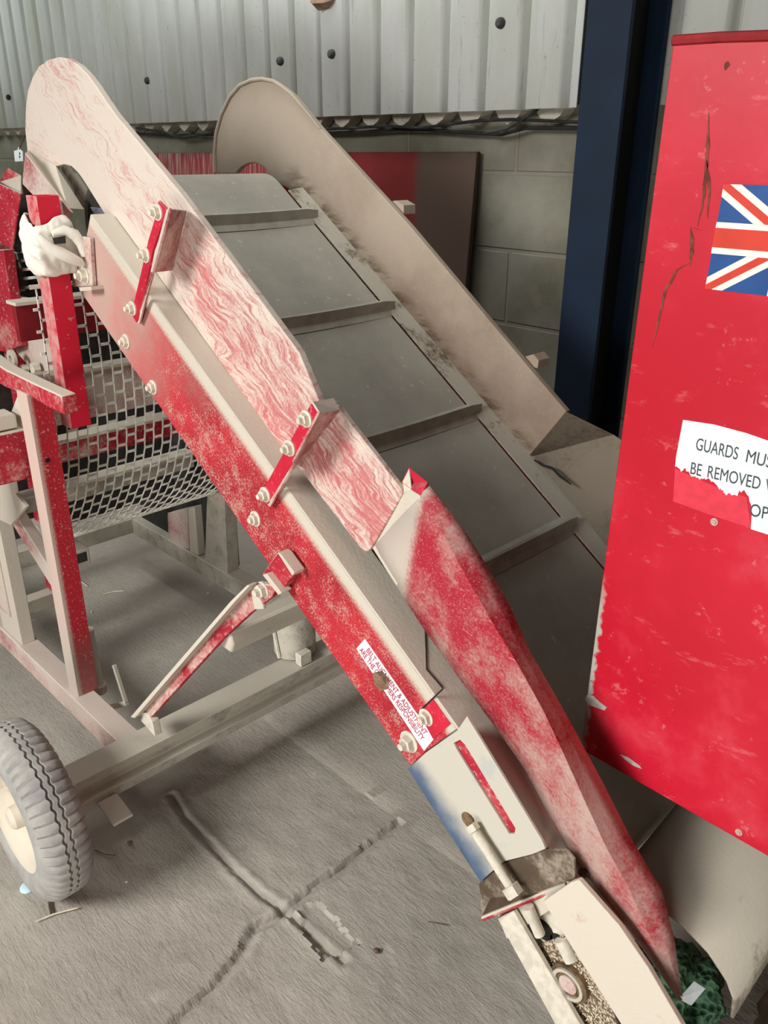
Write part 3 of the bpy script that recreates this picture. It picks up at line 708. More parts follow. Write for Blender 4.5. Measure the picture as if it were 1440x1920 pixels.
# --- undercarriage: axle, wheels, chassis rails, legs
AX = -1.61
AZ = .205
axm = MAT['dusty']
ax = MB(); ax.sect([(-.04, -.045), (.04, -.045), (.04, -.022), (.022, -.010), (.022, .008), (.04, .020), (.04, .045), (-.04, .045)], (AX, .52, AZ), (AX, 1.66, AZ), side=(1, 0, 0))
axo = ax.build('axle_beam', axm, E, bevel=.002)
lug = MB(); lug.prism([(-1.565, .585, .165), (-1.565, .635, .165), (-1.49, .635, .150), (-1.49, .585, .150)], (0, 0, .008)); lug.build('hitch_lug', MAT['pale'], axo, bevel=.002)
def wheel(y0, sgn):
    cy = y0; c = V((AX, cy, .212)); R = .212; w = .115; f_ = lambda h: h*sgn
    t = MB()
    # tyre section: outer bead, sidewall, shoulder, tread with two grooves
    prof = [(.128, .010), (.140, .004), (.165, .001), (.190, .006), (.203, .018), (.2105, .030)]
    gr_ = [(.046, .0), (.0475, -.006), (.0515, -.006), (.053, 0), (.062, .0), (.0635, -.006), (.0675, -.006), (.069, 0)]
    prof += [(R+d, h) for h, d in gr_]
    prof += [(.2105, .088), (.204, .100), (.190, .110), (.165, .114), (.140, .111), (.128, .105)]
    N = 208; e1, e2 = V((1, 0, 0)), V((0, 0, 1))
    m_ = len(prof)
    for k in range(N):
        a = 2*math.pi*k/N; d = e1*math.cos(a)+e2*math.sin(a)
        zig = .0035*(1 if (k//2) % 2 else -1)
        for i, (r_, h) in enumerate(prof):
            hh = h; rr = r_
            if .045 < h < .070 and r_ > .2: hh = h+zig*.55
            if (i in (3, 4, 5) or i in (14, 15, 16)) and k % 4 == 0: rr = r_-.0075
            p = c+d*rr+V((0, f_(hh), 0)); 
            t.v.append(p)
    for k in range(N):
        k2 = (k+1) % N
        for i in range(m_-1): t.f.append((k*m_+i, k*m_+i+1, k2*m_+i+1, k2*m_+i))
    wo = t.build('tyre', MAT['tyre'], E, smooth=True)
    r_ = MB(); r_.lathe([(.0, .040), (.030, .040), (.050, .046), (.062, .040), (.085, .038), (.100, .030), (.108, .016), (.118, .010), (.130, .008), (.130, .1), (.118, .102), (.1, .07), (.0, .06)], c, (0, sgn, 0), 48)
    ro = r_.build('rim', MAT['rim'], wo, smooth=True)
    hb = MB(); hb.tube([c+V((0, f_(.046), 0)), c+V((0, f_(.012), 0)), c+V((0, f_(.004), 0))], [.030, .027, .018], 20); hb.build('hub', MAT['rim'], wo, smooth=True)
    for k in range(4):
        a = k*math.pi/2+.5; p = c+V((math.cos(a)*.055, f_(.043), math.sin(a)*.055)); n_ = MB(); n_.tube([p, p+V((0, f_(-.012), 0))], .009, 6); n_.build('wheel_nut', MAT['bolt'], wo)
    return wo
wheel(.395, 1); wheel(1.775, -1)
for ya, yb in ((.45, .54), (1.64, 1.72)):
    st_ = MB(); st_.tube([(AX, ya, .212), (AX, yb, .212)], .02, 12); st_.build('stub_axle', MAT['dusty'], axo, smooth=True)
# chassis rails (angle section) and rear cross rail
for y in (.735, 1.455):
    r_ = MB(); r_.sect([(-.03, -.035), (.03, -.035), (.03, .035), (-.03, .035)], (-3.2 if y < 1 else -2.98, y, .185), (AX-.04, y, .185)); r_.build('chassis_rail', MAT['pink'] if y < 1 else MAT['dusty'], E, bevel=.003)
r_ = MB(); r_.bar((-2.95, .765, .19), (-2.95, 1.425, .19), .06, .07, side=(1, 0, 0)); r_.build('chassis_rail', MAT['dusty'], E, bevel=.003)
r_ = MB(); r_.bar((-3.17, .765, .185), (-3.17, 1.0, .185), .05, .06, side=(1, 0, 0)); r_.build('chassis_rail', MAT['dusty'], E, bevel=.003)
def angle(name, x, y, z0, z1, w, mat, lean=0):
    """upright angle iron: one flange faces +x, the other faces the viewer's side (-y)"""
    mb = MB(); t = .006
    mb.prism([(x-w*.5, y-w*.5, z0), (x+w*.5, y-w*.5, z0), (x+w*.5, y+w*.5, z0), (x+w*.5-t, y+w*.5, z0), (x+w*.5-t, y-w*.5+t, z0), (x-w*.5, y-w*.5+t, z0)], (lean, 0, z1-z0))
    return mb.build(name, mat, E, bevel=.0012)
def m_leg():
    t = NT('red_leg_with_dusty_side'); v = t.tc.outputs['Object']; g = t.n('ShaderNodeNewGeometry'); x = t.n('ShaderNodeSeparateXYZ'); t.put(x.inputs[0], v)
    a = t.noise(v, 24, 5, .65); f = t.noise(v, 190, 2, .6); s_ = t.noise(v, 60, 2, .5, 1.5)
    band = t.step(t.math('ADD', x.outputs[1], t.math('MULTIPLY', t.math('SUBTRACT', f, .5), .012)), -.345, -.357)
    low = t.math('MULTIPLY', t.step(x.outputs[2], .45, .25), .28)
    mask = t.math('MAXIMUM', t.math('MULTIPLY', t.step(t.math('ADD', t.math('MULTIPLY', f, .6), t.math('MULTIPLY', s_, .4)), .56, .66), .6), t.math('MULTIPLY', band, .85))
    mask = t.math('ADD', mask, low, clamp=True)
    return t.fin(t.mix(mask, (.50, .02, .035), (.62, .54, .46)), .7, f, .001, .5)
lg = angle('frame_leg', -1.955, .748, .22, 1.075, .058, m_leg())
lg['label'] = 'red upright frame leg nearest the wheel'
h_ = MB(); hc = aX(89, 863, -1.9255); h_.tube([hc, hc+V((.0012, 0, 0))], .006, 12); h_.build('bolt_hole', MAT['black'], lg)
ll = MB(); ll.box(-2.44, -2.29, .715, .755, .22, .82); ll.build('frame_leg', MAT['pale'], E, bevel=.002)
ll = MB(); ll.box(-2.43, -2.335, .709, .7155, .30, .70); ll.build('leg_facing', MAT['pink'], E, bevel=.002)
br_ = MB(); br_.bar((-2.32, .742, .735), (-1.975, .742, .545), .03, .055, side=(0, 1, 0)); br_.build('diagonal_brace', MAT['pink'], E, bevel=.003)
gp = MB(); gp.prism([aY(*p, .70) for p in ((0, 905), (24, 898), (28, 925), (48, 950), (20, 985), (0, 975))], (0, .01, 0)); gp.build('gusset', MAT['pale'], E, bevel=.001)
hb_ = MB(); hb_.bar((-2.05, .30, .905), (-2.05, .745, .905), .09, .128, side=(1, 0, 0)); hb_.build('cross_beam', MAT['red'], E, bevel=.004)
cl_ = MB(); cl_.bar((-2.05, .30, .99), (-2.05, .72, .99), .07, .035, side=(1, 0, 0)); cl_.build('beam_cap', MAT['pale'], E, bevel=.004)
gp = MB(); gp.prism([aY(*p, .735) for p in ((20, 775), (34, 738), (46, 735), (60, 770), (70, 850), (58, 850), (22, 805))], (0, .012, 0)); gp.build('gusset', MAT['pale'], E, bevel=.001)
db = MB(); db.prism([aY(*p, .725) for p in ((-25, 668), (8, 692), (70, 722), (114, 742), (120, 778), (92, 765), (60, 745), (12, 727), (-25, 705))], (0, .035, 0)); db.build('diagonal_brace', MAT['red'], E, bevel=.003)
# far legs: plates with a slot between
for q, mt in (([(388, 928), (402, 920), (420, 932), (428, 1106), (392, 1088), (384, 1050)], 'dusty'), ([(314, 962), (350, 952), (354, 1030), (316, 1018)], 'pink'), ([(352, 952), (364, 950), (372, 1042), (356, 1034)], 'pale')):
    mb = MB(); mb.prism([aY(*p, 1.43) for p in q], (0, .05, 0)); mb.build('frame_leg', MAT[mt], E, bevel=.002)
for x in (-2.30, -1.955):
    mb = MB(); mb.box(x-.03, x+.03, 1.46, 1.50, .22, 1.2); mb.build('frame_leg', MAT['dusty'], E, bevel=.002)
# square tube ends
tb = MB()
tb.sect([(-.026, -.026), (.026, -.026), (.026, .026), (-.026, .026)], (-2.95, .93, .45), (-2.27, .93, .45))
tbo = tb.build('square_tube', MAT['dusty'], E, bevel=.003)
mb = MB(); mb.sect([(-.016, -.016), (.016, -.016), (.016, .016), (-.016, .016)], (-2.271, .93, .45), (-2.2695, .93, .45)); mb.build('tube_bore', MAT['dark'], tbo)
# bright red hanging box section with bolted bracket
rt = MB(); X, Yc = -1.965, .845
hw = .027
z0, z1 = .965, 1.505
vs = [(X-hw, Yc-hw), (X+hw, Yc-hw), (X+hw, Yc+hw), (X-hw, Yc+hw)]; t_ = .004
vi = [(X-hw+t_, Yc-hw+t_), (X+hw-t_, Yc-hw+t_), (X+hw-t_, Yc+hw-t_), (X-hw+t_, Yc+hw-t_)]
P_ = [(x, y, z) for z in (z0, z1) for x, y in vs] + [(x, y, z) for z in (z0, z1) for x, y in vi]
Fq = [(i, (i+1) % 4, 4+(i+1) % 4, 4+i) for i in range(4)] + [(8+i, 12+i, 12+(i+1) % 4, 8+(i+1) % 4) for i in range(4)] + [(i, 8+i, 8+(i+1) % 4, (i+1) % 4) for i in range(4)] + [(4+i, 4+(i+1) % 4, 12+(i+1) % 4, 12+i) for i in range(4)]
rt.add(P_, Fq)
def m_box():
    t = NT('bright_red_box_section'); v = t.tc.outputs['Object']; x = t.n('ShaderNodeSeparateXYZ'); t.put(x.inputs[0], v)
    a = t.noise(v, 30, 5, .65); f = t.noise(v, 120, 2, .6)
    side = t.step(x.outputs[1], Yc-1.08-hw+.003, Yc-1.08-hw+.001)
    mask = t.math('MAXIMUM', t.math('MULTIPLY', side, t.math('MULTIPLY', t.step(a, .30, .62), .75)), t.math('MULTIPLY', t.step(t.noise(v, 75, 2, .5), .68, .72), .5))
    return t.fin(t.mix(mask, (.66, .016, .042), (.60, .40, .37)), .45, f, .0006, .4)
rto = rt.build('box_section_stand', m_box(), E, bevel=.002); rto['label'] = 'bright red square tube hanging beside the head of the elevator'
bp_ = MB(); bp_.prism([aY(*p, YN-.012) for p in ((128, 440), (168, 446), (174, 536), (136, 538))], (0, .010, 0)); bpo = bp_.build('mounting_plate', MAT['pink'], E, bevel=.0015)
hbt = MB(); hbt.hexbolt(aY(160, 516, YN-.012), (0, -1, 0), .014, .012, .02); hbt.build('bolt', MAT['bolt'], bpo)
fp = MB(); fp.prism([aY(*p, YN-.03) for p in ((148, 539), (171, 537), (172, 544), (150, 546))], (0, .03, 0)); fp.build('foot_tab', MAT['pale'], bpo)
# jack tube with handle beside the leg
jt = MB(); j0, j1 = aY(166, 1182, .80), aY(188, 1298, .80); jt.tube([j0, j1], .0135, 14); jo = jt.build('jack_tube', MAT['pale'], E, smooth=True)
jt = MB(); jt.tube([j0+V((0, 0, .004)), j0-V((0, 0, .006))], .0155, 14); jt.build('tube_cap', MAT['bolt'], jo, smooth=True)
jt = MB(); jt.tube([j1+V((0, 0, .004)), V((j1.x+.004, j1.y, .20))], .019, 14); jt.build('socket', MAT['pink'], jo, smooth=True)
jh = MB(); jh.bar(aY(214, 1247, .82), aY(236, 1316, .82), .010, .012, side=(0, 1, 0)); jh.bar(aY(238, 1318, .82), aY(200, 1328, .80), .012, .014, side=(0, 1, 0)); jh.build('locking_handle', MAT['pale'], jo, bevel=.001)
# strut from the axle up to the channel
sp0 = V((-1.575, .745, .262)); 
stp = [(283, 1345, .745), (266, 1340, .745), (455, 1122, .86), (483, 1092, .868), (520, 1100, .875), (510, 1120, .87), (470, 1150, .862), (420, 1196, .84)]
s_ = MB(); s_.prism([aY(*p) for p in stp], (0, .012, 0))
so = s_.build('support_strut', MAT['red'], E, bevel=.0015)
ed_ = MB(); ed_.prism([aY(px, py, y-.002) for px, py, y in ((266, 1340, .745), (455, 1122, .86), (483, 1092, .868), (478, 1091, .868), (448, 1120, .86), (258, 1338, .745))], (0, -.020, 0)); ed_.build('strut_flange', MAT['pale'], so, bevel=.001)
fw_ = MB(); fw_.prism([aY(px, py, .872) for px, py in ((468, 1118), (480, 1100), (498, 1132), (500, 1140), (466, 1142))], (0, -.008, 0)); fw_.build('crimp', MAT['pale'], so, bevel=.002)
hbt = MB(); hbt.hexbolt(aY(494, 1106, .872), (0, -1, 0), .015, .011, .019); hbt.build('bolt', MAT['bolt'], so)
ft = MB(); c = aY(274, 1350, .742); ft.prism([c+V((-.03, 0, -.02)), c+V((.035, 0, -.03)), c+V((.03, 0, .012)), c+V((0, 0, .02)), c+V((-.02, 0, .012))], (0, .02, 0)); ft.build('foot_lug', MAT['bolt'], so, bevel=.002)
cv = MB(); cv.prism([aY(*p, YN-.02) for p in ((492, 1076), (521, 1036), (550, 1078), (524, 1112))], (0, .018, 0)); cvo = cv.build('clevis', MAT['red'], E, bevel=.0015)
for q in (((520, 1036), (527, 1040), (552, 1074), (548, 1080)), ((492, 1078), (500, 1076), (528, 1112), (522, 1116))):
    mb = MB(); mb.prism([aY(*p, YN-.034) for p in q], (0, .026, 0)); mb.build('clevis_lip', MAT['pale'], cvo, bevel=.001)
# cross bar, drum and hanging rod under the belt
pp = MB(); pp.sect([(-.022, -.028), (.022, -.028), (.030, .0), (.022, .026), (-.022, .026)], (-1.37, .85, .60), (-1.37, 1.50, .60), side=(1, 0, 0)); pp.build('cross_bar', MAT['pale'], E, bevel=.006)
dc = aX(552, 1190, -1.66); dr = MB(); dr.tube([V((dc.x, dc.y, .255)), V((dc.x, dc.y, .40)), V((dc.x, dc.y, .412))], [.062, .062, .05], 26); dr.build('roller_drum', MAT['dusty'], E, smooth=True)
rd = MB(); rd.tube([aX(512, 1172, -1.5), aX(524, 1232, -1.5)], .006, 8); rd.build('hanging_rod', MAT['bolt'], E, smooth=True)
lc = MB(); lc.box(-1.60, -1.575, 1.22, 1.26, .252, .29); lc.build('axle_clip', MAT['bolt'], E, bevel=.002)

# --- expanded-metal guard under the head, hung across the frame
prof = [(-2.02, 1.30), (-2.02, 1.10), (-2.03, .95), (-2.06, .82), (-2.11, .71), (-2.18, .615), (-2.26, .54), (-2.335, .495)]
pl_ = [V((x, 0, z)) for x, z in prof]
Ls_ = [0]
for a, b in zip(pl_[:-1], pl_[1:]): Ls_.append(Ls_[-1]+(b-a).length)
def onprof(s):
    s = max(0, min(Ls_[-1], s))
    for i in range(len(pl_)-1):
        if s <= Ls_[i+1]: return pl_[i].lerp(pl_[i+1], (s-Ls_[i])/(Ls_[i+1]-Ls_[i])), (pl_[i+1]-pl_[i]).normalized()
    return pl_[-1], (pl_[-1]-pl_[-2]).normalized()
gm = MB(); pitch_s = .0265; pitch_y = .056; y0g, y1g = .805, 1.45
nr = int(Ls_[-1]/pitch_s)
def gpt(r, y):
    p, d = onprof(r*pitch_s); return V((p.x, y, p.z)), d
for r in range(nr+1):
    off = (r % 2)*pitch_y/2; y = y0g+off-pitch_y
    while y < y1g+pitch_y:
        p, d = gpt(r, y); hb2 = pitch_y*.26
        ya, yb = max(y0g, y-hb2), min(y1g, y+hb2)
        if yb-ya > .01: gm.bar((p.x, ya, p.z), (p.x, yb, p.z), .0070, .003, side=d)
        if r < nr:
            for sg in (-1, 1):
                q, d2 = gpt(r+1, y+sg*pitch_y/2); ys, ye = y+sg*hb2, y+sg*(pitch_y/2-hb2)
                ys, ye = y+sg*hb2*.92, y+sg*(pitch_y/2-hb2*.92)+0*sg
                if y0g <= ys <= y1g and y0g <= ye <= y1g:
                    gm.bar((p.x, ys, p.z), (q.x, ye, q.z), .0032, .003, side=(0, 1, 0))
        y += pitch_y
go = gm.build('mesh_guard', MAT['mesh'], E); go['label'] = 'dusty expanded metal guard curving under the head'
for s_ in (0, Ls_[-1]):
    p, d = onprof(s_); mb = MB(); mb.bar((p.x, y0g, p.z), (p.x, y1g, p.z), .010, .004, side=d); mb.build('guard_edge', MAT['mesh'], go)
# red cross plates and returns behind the guard
for x, z, h_, mt in ((-2.12, 1.20, .09, 'red_d'), (-2.15, .98, .13, 'pink'), (-2.25, .80, .06, 'red'), (-2.42, .60, .05, 'dusty')):
    if mt not in MAT: MAT[mt] = m_simple('dark_red_paint', (.22, .012, .018), .6, .2, 20)
    mb = MB(); mb.box(x-.02, x, .80, 1.44, z-h_/2, z+h_/2); mb.build('cross_plate', MAT[mt], E, bevel=.002)
    mb = MB(); mb.box(x-.05, x+.01, .80, 1.44, z+h_/2, z+h_/2+.008); mb.build('cross_ledge', MAT['pale'], E)
mb = MB(); mb.box(-2.9, -2.3, 1.46, 1.47, .22, 1.1); mb.build('shade_backing', MAT['dark'], E)  # dark sheet added to pass for shade behind the guard
mb = MB(); mb.box(-2.62, -2.605, .775, 1.455, .42, 1.27); mb.build('shade_backing', MAT['dark'], E)  # second dark sheet, standing in for shade seen through the mesh
# --- drive at the head: motor, folded guard, finned cover
mo = MB(); mc = aY(52, 412, 1.0)
mo.lathe([(0, -.09), (.040, -.088), (.060, -.075), (.064, -.05), (.064, .05), (.05, .07), (.02, .08), (.02, .11), (0, .11)], mc, (0, .6, .25), 24)
mto = mo.build('motor', MAT['dark'], E, smooth=True); mto['label'] = 'black motor at the head'
cb2 = MB(); cb2.prism([aY(*p, .96) for p in ((38, 338), (58, 332), (60, 362), (44, 366))], (0, .03, 0)); cb2.build('terminal_box', m_simple('brown_box', (.14, .09, .07), .8, .4, 50), mto, bevel=.003)
g1 = MB(); g1.add([aY(-30, 325, .90), aY(0, 345, .89), aY(40, 363, .90), aY(24, 468, .91), aY(-4, 452, .90), aY(-30, 445, .90)], [(0, 1, 4, 5), (1, 2, 3, 4)]); g1.build('drive_guard', MAT['red'], E, solid=.004)
g1 = MB(); g1.add([aY(0, 342, .92), aY(16, 316, .94), aY(40, 330, .96), aY(40, 364, .92)], [(0, 1, 2, 3)]); g1.build('guard_flap', MAT['red'], E, solid=.004)
fc = MB()
q = [aY(*p, .97) for p in ((16, 470), (62, 466), (86, 540), (38, 546))]
for k in range(5):
    a, b = q[0].lerp(q[3], .05+.22*k), q[1].lerp(q[2], .05+.22*k); fc.bar(a, b, .02, .008, side=(0, 1, 0))
fc.bar(q[0], q[3], .03, .014, side=(0, 1, 0)); fc.bar(q[1], q[2], .03, .010, side=(0, 1, 0))
fc.build('finned_cover', MAT['dusty'], E, bevel=.001)
dp = MB(); dp.prism([q_+V((0, .022, 0)) for q_ in q], (0, .02, 0)); dp.build('cover_back', MAT['dark'], E)
sp = MB(); sp.prism([aY(*p, .93) for p in ((14, 552), (50, 560), (92, 560), (108, 690), (100, 740), (30, 660))], (0, .015, 0)); sp.build('side_plate', MAT['pink'], E, bevel=.002)
rs = MB(); rs.prism([aY(*p, .90) for p in ((-30, 470), (6, 468), (16, 540), (34, 650), (10, 660), (-30, 655))], (0, .03, 0)); rs.build('drive_upright', MAT['red'], E, bevel=.002)
pq_ = aY(8, 560, .945)
dpo = MB(); dpo.box(pq_.x-.025, pq_.x+.025, .925, .965, .22, aY(8, 350, .945).z); dpo.build('drive_post', MAT['red'], E, bevel=.002)
dpo = MB(); dpo.bar((pq_.x, .765, .19), (pq_.x, .965, .19), .05, .05, side=(1, 0, 0)); dpo.build('chassis_rail', MAT['dusty'], E, bevel=.002)
lw = MB(); lc_ = aY(26, 672, .89); lw.lathe([(.011, 0), (.026, 0), (.026, -.010), (.011, -.010)], lc_, (0, 1, 0), 20, close=True); lw.build('tension_washer', MAT['pale'], E, smooth=True)
for px, py, r in ((72, 690, .018), (90, 708, .012), (52, 690, .012), (110, 650, .012)):
    mb = MB(); p = aY(px, py, .92); mb.tube([p, p+V((0, -.018, 0))], r, 8); mb.build('bolt', MAT['bolt'], E)

# ================================================================= RED MACHINE ON THE RIGHT
PY = 1.05
RG = empty('grading_machine', (.1, 1.4, 0), 'tall bright red painted machine guard with flag sticker at the right edge', 'machine')
def m_panel():
    t = NT('bright_red_guard_paint'); v = t.tc.outputs['Object']; a = t.noise(v, 3.5, 5, .6); f = t.noise(v, 60, 3, .6); s_ = t.noise(t.mapped(scale=(3, 1, 9), rot=(0, .7, 0)), 5, 5, .7)
    x = t.n('ShaderNodeSeparateXYZ'); t.put(x.inputs[0], v)
    c = t.mix(t.step(a, .35, .65), (.50, .006, .022), (.58, .010, .032))
    c = t.mix(t.math('MULTIPLY', t.step(s_, .60, .70), .30), c, (.74, .22, .24))
    c = t.mix(t.math('MULTIPLY', t.step(t.noise(v, 7, 6, .65), .52, .72), .30), c, (.68, .10, .13))
    c = t.mix(t.math('MULTIPLY', t.step(t.noise(v, 38, 5, .7), .62, .70), .35), c, (.72, .28, .28))
    # chipped bare metal along the lower left edge
    px_ = t.math('ADD', x.outputs[0], t.math('MULTIPLY', t.math('SUBTRACT', f, .5), .03))
    z_ = t.step(t.math('ADD', x.outputs[2], t.math('MULTIPLY', t.math('SUBTRACT', a, .5), .3)), .98, .90)
    c = t.mix(t.math('MULTIPLY', t.step(px_, -.668, -.675), z_), c, (.42, .40, .36))
    return t.fin(c, .42, t.math('ADD', a, t.math('MULTIPLY', f, .1)), .0025, .5, spec=.4)
PANEL = m_panel()
pq = [aY(1262, 76, PY), aY(1176, 730, PY), aY(1090, 1385, PY), aY(1094, 1408, PY), aY(1440, 1606, PY), V((.75, PY, aY(1440, 1606, PY).z-.012)), V((.75, PY, 1.722)), aY(1440, 68, PY)]
pn = MB(); pn.prism(pq, (0, .006, 0)); pno = pn.build('guard_panel', PANEL, RG, bevel=.002)
rl = MB(); rl.tube([aY(1262, 76, PY), aY(1350, 70, PY), aY(1440, 67, PY), V((.75, PY, 1.722))], .006, 8); rl.build('top_rim', m_simple('dull_red_rim', (.30, .02, .025), .6, .3, 20), RG, smooth=True)
DR = m_simple('dark_red_housing', (.20, .012, .018), .6, .2, 10)
hz = MB(); hz.box(-.50, .75, PY+.012, 1.85, 1.05, 1.70); hz.build('housing', DR, RG, bevel=.004)
for x in (.35, .70):
    for y in (1.10, 1.80):
        mb = MB(); mb.box(x-.03, x+.03, y-.03, y+.03, 0, 1.05); mb.build('leg', DR, RG, bevel=.003)
# flag sticker: layered thin vinyl
FW = m_simple('sticker_white', (.82, .80, .74), .4, .04, 30); FB = m_simple('sticker_blue', (.025, .085, .27), .4, .08, 30); FR = m_simple('sticker_red', (.62, .055, .035), .4, .08, 30)
fa, fb_, fc_ = aY(1358, 345, PY), aY(1323, 541, PY), None
fz0, fz1 = fb_.z, fa.z; hgt = fz1-fz0
# left edge, leaning slightly; flag twice as long as tall
fx = lambda s, t: V((fb_.x+(fa.x-fb_.x)*t + s*hgt*1.55, PY-.0006, fz0 + t*hgt + s*(aY(1440, 548, PY).z-fz0)*0))
def fpoly(name, pts, mat, dy, par):
    mb = MB(); mb.prism([fx(*p)+V((0, -dy, 0)) for p in pts], (0, -.0004, 0)); return mb.build(name, mat, par)
flag = fpoly('flag_sticker', [(0, 0), (1, 0), (1, 1), (0, 1)], FB, 0, RG); flag['label'] = 'blue, white and red crossed flag sticker'
def diag(w, dy, mat, nm, sh=0):
    for (a, b) in (((0, 0), (1, 1)), ((0, 1), (1, 0))):
        (x0, y0), (x1, y1) = a, b; s = 1 if y1 > y0 else -1
        wx, wy = w, w*1.0
        pts = [(x0, y0), (x0+wx, y0), (x1, y1-s*wy), (x1, y1), (x1-wx, y1), (x0, y0+s*wy)]
        if sh: pts = [(x0+wx*1.3, y0), (x0+wx*2.6, y0), (x1-wx*.0, y1-s*wy*1.3), (x1, y1), (x1-wx*.0, y1), (x0+.0, y0+s*wy*.0)]
        fpoly(nm, pts, mat, dy, flag)
diag(.115, .0005, FW, 'white_saltire'); diag(.042, .0010, FR, 'red_saltire')
for pts, mt, dy, nm in (([(0, .35), (1, .35), (1, .65), (0, .65)], FW, .0015, 'white_cross'), ([(.41, 0), (.59, 0), (.59, 1), (.41, 1)], FW, .0016, 'white_cross'), ([(0, .41), (1, .41), (1, .595), (0, .595)], FR, .0021, 'red_cross'), ([(.445, 0), (.555, 0), (.555, 1), (.445, 1)], FR, .0022, 'red_cross')):
    fpoly(nm, pts, mt, dy, flag)
# torn warning label
lq = [(1281, 787), (1340, 796), (1400, 812), (1440, 826), (1500, 842), (1500, 1020), (1440, 1002), (1408, 992), (1410, 962), (1404, 930), (1396, 918), (1376, 927), (1362, 929), (1356, 918), (1350, 916), (1342, 908), (1334, 902), (1330, 897), (1318, 898), (1306, 896), (1300, 893), (1292, 884), (1286, 878), (1276, 880), (1266, 876)]
random.seed(11); jq = []
for k, (a, b) in enumerate(zip(lq, lq[1:]+lq[:1])):
    jq.append(a)
    if k >= 8:
        for q in (.25, .5, .75): jq.append((a[0]+(b[0]-a[0])*q+random.uniform(-2, 2), a[1]+(b[1]-a[1])*q+random.uniform(-4, 5)))
lq = jq
lb_ = MB(); lb_.prism([aY(*p, PY) for p in lq], (0, -.0006, 0)); lbo = lb_.build('warning_label', MAT['white'], RG); lbo['label'] = 'torn white warning label with dark capitals'
gh = MB(); gh.prism([aY(*p, PY) for p in ((1266, 878), (1300, 894), (1360, 920), (1400, 932), (1408, 990), (1340, 968), (1262, 940))], (0, -.0003, 0)); gh.build('label_residue', m_simple('pink_label_residue', (.70, .045, .075), .55, .1, 60), lbo)
def ltext(s, p0, p1, h):
    a, b = aY(*p0, PY-.0008), aY(*p1, PY-.0008); text('lettering', s, h, a, b-a, (0, 0, 1), MAT['letter_dark'], lbo, (b-a).length)
hh = (aY(1306, 822, PY).z-aY(1303, 846, PY).z)*1.36
ltext('GUARDS', (1304, 843), (1382, 862), hh); ltext('MUST', (1398, 866), (1462, 882), hh)
ltext('BE', (1294, 888), (1314, 893), hh); ltext('REMOVED', (1326, 895), (1424, 918), hh); ltext('W', (1434, 921), (1458, 926), hh)
ltext('OPER', (1405, 966), (1470, 982), hh)
# scratches and rust runs on the panel
SCR = m_simple('rusty_scratch', (.20, .05, .035), .8, .4, 60)
def scratch(pts, r):
    P = []
    pp_ = [aY(x, y, PY-.0002) for x, y in pts]
    for a, b in zip(pp_[:-1], pp_[1:]):
        for k in range(5): P.append(a.lerp(b, k/5)+V((mnoise.noise(a*70+V((k, 0, 0)))*.0015, 0, 0)))
    P.append(pp_[-1]); mb = MB()
    for i, p in enumerate(P): pass
    n = len(P); vs = []; fs_ = []
    for i, p in enumerate(P):
        w = r*(.4+.8*abs(mnoise.noise(p*90)))*math.sin(math.pi*min(1, (i+.6)/(n)))
        vs += [p+V((-w, -.0003, 0)), p+V((w, -.0003, 0))]
    for i in range(n-1): fs_.append((2*i, 2*i+1, 2*i+3, 2*i+2))
    mb.add(vs, fs_); mb.build('scratch', SCR, pno, solid=.0003)
scratch([(1330, 210), (1328, 255), (1326, 300), (1322, 345), (1315, 395), (1308, 425)], .004)
scratch([(1326, 300), (1330, 345), (1327, 410)], .003)
scratch([(1296, 428), (1298, 455), (1294, 500)], .004)
scratch([(1292, 425), (1316, 432)], .003)
scratch([(1294, 492), (1270, 505), (1248, 545), (1236, 590), (1224, 650)], .004)
scratch([(1364, 115), (1360, 132)], .005)
for q in ([(1101, 1302), (1113, 1305), (1124, 1316), (1138, 1326), (1134, 1332), (1118, 1327), (1104, 1321), (1097, 1312)], [(1162, 1414), (1178, 1420), (1200, 1436), (1204, 1442), (1188, 1436), (1172, 1424)]):
    mb = MB(); mb.prism([aY(*p, PY-.0004) for p in q], (0, -.0002, 0)); mb.build('paint_chip', m_simple('bare_metal_chip', (.44, .42, .38), .7, .2, 80), pno)
for px, py in ((1386, 1560), (1340, 978)):
    mb = MB(); p = aY(px, py, PY); mb.tube([p, p+V((0, -.002, 0))], .0055, 14); mb.tube([p+V((0, -.002, 0)), p+V((0, -.004, 0))], .003, 10); mb.build('rivet', MAT['pink'], pno)

